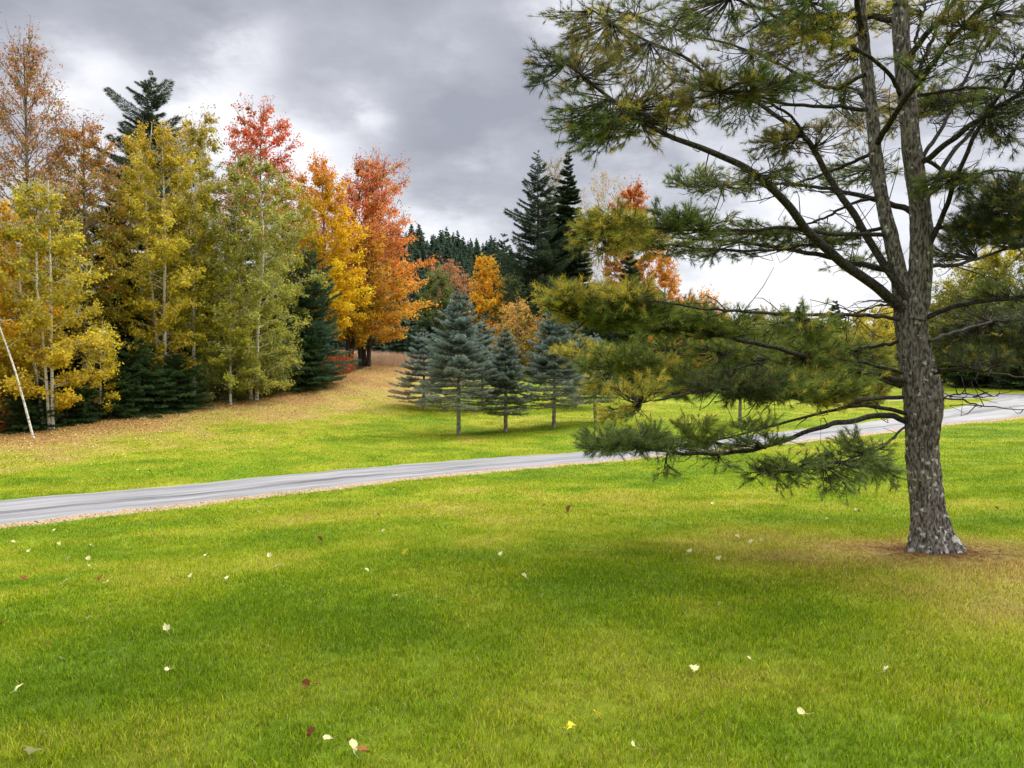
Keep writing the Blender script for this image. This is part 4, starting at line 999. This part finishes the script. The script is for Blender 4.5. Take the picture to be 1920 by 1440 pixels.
    limb([(1685, 600, 8.5), (1610, 590, 7.9), (1500, 590, 7.3), (1400, 585, 6.9), (1300, 575, 6.7), (1190, 560, 6.6)], 4, 1.5)
    # hanging low spray left of the trunk
    limb([(1698, 800, 8.5), (1660, 830, 8.0), (1620, 850, 7.6), (1560, 870, 7.3), (1480, 880, 7.2), (1420, 890, 7.2)], 2.5, 1)
    nvis = len(L_)
    # limbs toward and away from the viewer
    for i in range(16):
        key = 'L' if i % 2 else 'R'; st = stems[key]; k = int(6 + i * 3.2); s = st[min(k, 58)]
        sgn = 1 if i % 4 < 2 else -1
        az = (math.pi / 2 if sgn > 0 else -math.pi / 2) + rng.uniform(-.8, .8)
        if sgn < 0 and s[2] < 4.0: continue
        d = np.array([math.cos(az), math.sin(az), 0]); ln = rng.uniform(2.2, 3.6) * (1 - .5 * k / 60)
        pts = [s, s + d * ln * .35 + np.array([0, 0, .35]), s + d * ln * .7 + np.array([0, 0, .6]), s + d * ln + np.array([0, 0, .75])]
        L_.append((curve(pts, 26), .035, .009))
    for (p, r0, r1) in L_:
        mb = MB(); n = 26
        pj = p.copy(); pj[1:] += rng.normal(0, .006, (n - 1, 3))
        q = curve(pj, 60)
        tubes(mb, q, np.linspace(r0, r1, 60) ** 1.0, 8)
        # thin bare side twigs
        low = p[0][2] + base[2] < 3.4; m = 8 if low else 16; s = rng.uniform(.12, .95, m); tb = np.stack([np.interp(s, np.linspace(0, 1, n), p[:, a]) for a in range(3)], 1)
        td = unit(rng.normal(0, 1, (m, 3)) * np.array([1, 1, .5]) + (p[-1] - p[0]) / 4) * rng.uniform(.15, .35 if low else .6, (m, 1))
        bend = rng.normal(0, .07, (m, 3))
        tubes(mb, np.stack([tb, tb + td * .35 + bend, tb + td * .7 + bend * 1.4, tb + td], 1), np.tile([.007, .005, .0035, .002], (m, 1)), 4)
        mb.build('limb', M_PINETWIG if r0 < 0 else M_DARKLIMB, root, smooth=True)
    # --- foliage pads: (px, py, rx, ry, tufts, colour kind). each hangs on the nearest limb
    G = 0; Y = 1; O = 2; K = 3; B = 4  # Y: yellow needles, sunlit tips painted in as colour
    pads = [(1060,40,60,45,60,O),(1120,70,80,55,110,O),(1180,30,90,50,110,G),(1250,60,90,50,120,O),(1330,30,90,50,120,G),(1420,40,90,45,110,O),(1500,20,80,40,90,G),(1030,130,45,40,36,K),(1010,150,25,30,14,K),
            (1110,140,80,45,100,O),(1190,120,80,45,110,O),(1210,190,90,40,120,O),(1290,160,70,40,70,O),(1080,210,60,40,64,G),(1130,240,70,35,80,G),(1100,270,45,22,36,G),(1200,235,80,35,110,Y),(1260,210,60,40,60,O),
            (1350,175,90,22,120,O),(1420,165,90,22,120,G),(1480,160,50,20,60,G),(1370,215,60,25,50,G),(1480,262,70,22,90,O),(1450,270,50,20,40,O),(1380,120,90,40,60,K),(1480,90,80,40,90,O),(1540,70,60,40,80,Y),
            (1130,60,60,40,50,Y),(1300,335,70,22,60,G),(1350,345,80,24,80,G),(1440,320,50,20,26,K),(1590,325,60,22,50,G),(1570,260,60,40,50,B),(1620,230,50,50,60,B),(1640,190,40,22,44,B),(1560,120,60,40,60,O),
            (1150,425,70,32,130,Y),(1200,445,70,32,120,Y),(1130,450,50,30,50,Y),(1260,410,60,16,50,G),(1300,425,70,16,60,G),(1400,438,90,16,80,G),(1480,445,80,16,70,G),(1340,470,90,16,50,G),(1250,465,60,16,36,G),(1560,450,70,20,60,G),
            (1620,30,60,30,70,Y),(1680,20,50,30,60,Y),(1690,220,40,40,70,Y),(1740,190,50,24,70,O),(1790,195,60,24,80,G),(1840,185,60,20,70,G),(1800,50,70,30,70,O),(1880,45,70,40,90,K),(1900,130,40,50,50,K),
            (1760,110,50,30,30,K),(1830,100,50,20,36,G),(1850,230,70,30,50,K),(1900,240,50,40,60,K),(1780,345,60,22,60,G),(1810,340,50,16,40,G),(1860,400,70,40,130,K),(1905,380,60,50,120,K),(1830,430,60,30,80,K),(1900,440,60,30,100,K),
            (1960,400,80,60,120,K),(1980,200,80,60,120,K),(2000,60,90,70,120,G),(1790,450,50,24,50,K),(1760,480,40,20,24,K),(1890,550,60,20,40,G),(1850,600,80,40,110,K),(1800,640,60,36,80,K),(1900,650,70,50,120,K),(1830,680,60,20,50,K),(1960,580,90,40,120,K),(2060,600,90,50,120,G),
            (1100,575,80,28,190,Y),(1060,555,45,18,60,Y),(1180,590,90,30,170,G),(1170,560,60,20,60,Y),(1260,600,80,28,130,G),(1330,610,80,30,120,G),(1420,620,80,30,100,G),(1510,610,70,30,70,G),(1100,660,60,18,110,Y),(1160,680,80,26,130,G),(1220,690,60,20,80,Y),
            (1250,650,90,36,150,G),(1340,670,90,36,170,G),(1430,680,90,34,160,G),(1520,670,80,34,130,G),(1600,665,70,30,100,G),(1280,720,90,26,130,G),(1380,725,90,24,140,K),(1470,730,80,22,110,G),(1560,725,80,22,90,G),(1640,700,50,24,50,G),
            (1200,735,50,16,50,Y),(1130,720,40,14,26,Y),(1160,775,36,10,24,Y),(1610,750,60,14,50,Y),(1550,750,50,12,36,Y),(1660,725,30,14,24,Y),
            (1150,832,60,18,130,B+1),(1210,828,70,22,150,B+1),(1270,838,70,18,110,B+1),(1340,838,60,12,70,B+1),(1420,826,70,10,50,B+1),(1320,815,60,12,44,G),(1400,792,60,10,26,G),(1300,795,50,12,26,G),
            (1640,860,50,24,100,B+1),(1580,870,60,24,120,B+1),(1500,880,60,24,110,B+1),(1440,890,46,22,80,B+1),(1660,890,36,24,60,B+1),(1550,905,60,14,50,B+1),(1600,830,50,14,36,B+1),
            (1240,880,40,12,14,B+1),(1350,868,50,10,20,B+1),
            # above the frame
            (1150,-60,120,60,50,G),(1300,-80,120,60,50,G),(1450,-80,120,60,50,G),(1600,-100,120,60,50,G),(1750,-80,120,70,50,G),(1900,-80,120,80,50,G),(1500,-230,130,70,50,G),(1650,-260,130,70,50,G),(1800,-240,130,70,50,G),
            (1550,-380,110,70,100,G),(1700,-420,110,80,100,G),(1690,-560,80,80,80,G),(2000,-120,120,80,110,G)]
    cols = {0: ((.055, .095, .016), (.19, .245, .04)), 1: ((.13, .155, .02), (.62, .49, .06)), 2: ((.07, .075, .018), (.25, .20, .03)), 3: ((.035, .05, .018), (.085, .105, .03)), 4: ((.26, .20, .10), (.46, .36, .19)), 6: ((.085, .135, .02), (.30, .35, .055)), 5: ((.085, .14, .03), (.31, .38, .10))}
    allp = np.concatenate([p[9:] for (p, a, b) in L_]); 
    proj_n = 26 - 9
    # projected limb positions to choose the limb that carries each pad
    wp = allp + base - EYE; sx = 960 + wp[:, 0] / wp[:, 1] * F; sy = 690 - wp[:, 2] / wp[:, 1] * F
    cr = MB(); tw = MB()
    TB, TD, TC = [], [], []
    def tufts_on(cen, rx, ry, rz, n, anchor, kind):
        nt = max(2, int(n / 7))
        u = unit(rng.normal(size=(nt, 3))) * rng.uniform(.35, 1, (nt, 1)) ** .6
        ends = cen + u * np.array([rx, ry, rz])
        mids = anchor * .45 + ends * .55 + np.stack([rng.normal(0, .05, nt), rng.normal(0, .05, nt), rng.uniform(-.08, .03, nt)], 1)
        K_ = 8; s = np.linspace(0, 1, K_)[None, :, None]
        path = (1 - s) ** 2 * anchor[None, None] + 2 * s * (1 - s) * mids[:, None] + s * s * ends[:, None]
        tubes(tw, path, np.tile(np.linspace(.008, .0025, K_), (nt, 1)), 4)
        # side shoots along the outer part
        per = max(2, int(round(n / nt)))
        for k in range(per):
            ss = rng.uniform(.5, 1.0, nt) if k else np.ones(nt)
            i0 = np.clip((ss * (K_ - 1)).astype(int), 0, K_ - 2); fr = (ss * (K_ - 1) - i0)[:, None]
            b0 = path[np.arange(nt), i0] * (1 - fr) + path[np.arange(nt), i0 + 1] * fr
            dr = unit(path[np.arange(nt), i0 + 1] - path[np.arange(nt), i0])
            sd_ = unit(dr + rng.normal(0, .75, (nt, 3)) * np.array([1, 1, .5]) + np.array([0, 0, .18]))
            ln = rng.uniform(.06, .20, (nt, 1)) if k else rng.uniform(.04, .08, (nt, 1))
            e = b0 + sd_ * ln
            tubes(tw, np.stack([b0, (b0 + e) / 2, e], 1), np.tile([.0035, .003, .002], (nt, 1)), 3)
            for m in range(nt):
                TB.append(np.stack([e[m] - sd_[m] * .07, e[m]])); TD.append(sd_[m])
                cin, ctip = cols[kind if rng.uniform() < .68 or kind == 5 else int(rng.choice([0, 1, 6, 6, 1, 3] if kind in (1, 6) else [0, 0, 1, 2, 2, 3]))]
                r_ = np.clip(rng.normal(.68 if kind == 1 else .52, .32), 0, 1); TC.append(np.array(cin) * (1 - r_) + np.array(ctip) * r_)
    for (px, py, rx, ry, n, kind) in pads:
        if kind == 0 and py > 560 and px < 1700: kind = 6
        dpx = (px - sx) ** 2 + ((py - sy) * 1.5) ** 2
        i = int(np.argmin(dpx)); 
        # the pad takes its depth from its limb, plus a spread of its own
        Dd = allp[i][1] + base[1] + rng.uniform(-.25, .25)
        cen = W(px, py, Dd); sc = Dd / F
        tufts_on(cen, rx * sc, max(.28, rx * sc * .8), ry * sc, int(n * ((2.0 if py < 300 else 3.0) if kind != 5 else (1.9 if py < 850 else 1.2))), allp[i], kind)
    for (p, a, b) in L_[nvis:]:
        for k in (14, 19, 24):
            if p[k][2] + base[2] < EYE[2] + 1.0 and p[k][1] < 0: continue
            tufts_on(p[k] + rng.normal(0, .1, 3), .4, .4, .16, 45, p[k - 4], 0)
    TB = np.array(TB); TD = np.array(TD); TC = np.array(TC); nT = len(TB); print('tufts', nT)
    per = 38
    s = rng.uniform(0, 1, (nT, per, 1)); b = TB[:, None, 0] * (1 - s) + TB[:, None, 1] * s
    d = TD[:, None] * .95 + rng.normal(0, .6, (nT, per, 3)) + np.array([0, 0, -.05])
    c = TC[:, None] * rng.uniform(.65, 1.4, (nT, per, 1))
    needles(cr, b.reshape(-1, 3), d.reshape(-1, 3), rng.uniform(.035, .085, nT * per), .0036, np.clip(c.reshape(-1, 3), .004, .7))
    tw.build('twigs', M_DARKLIMB, root, smooth=True)
    cr.build('crown', M_PINE, root)
M_PINETWIG = M_DARK
M_DARKLIMB = bark_mat('limb_bark', (.018, .015, .012), (.06, .05, .04), 40, .6, 1)
big_pine()
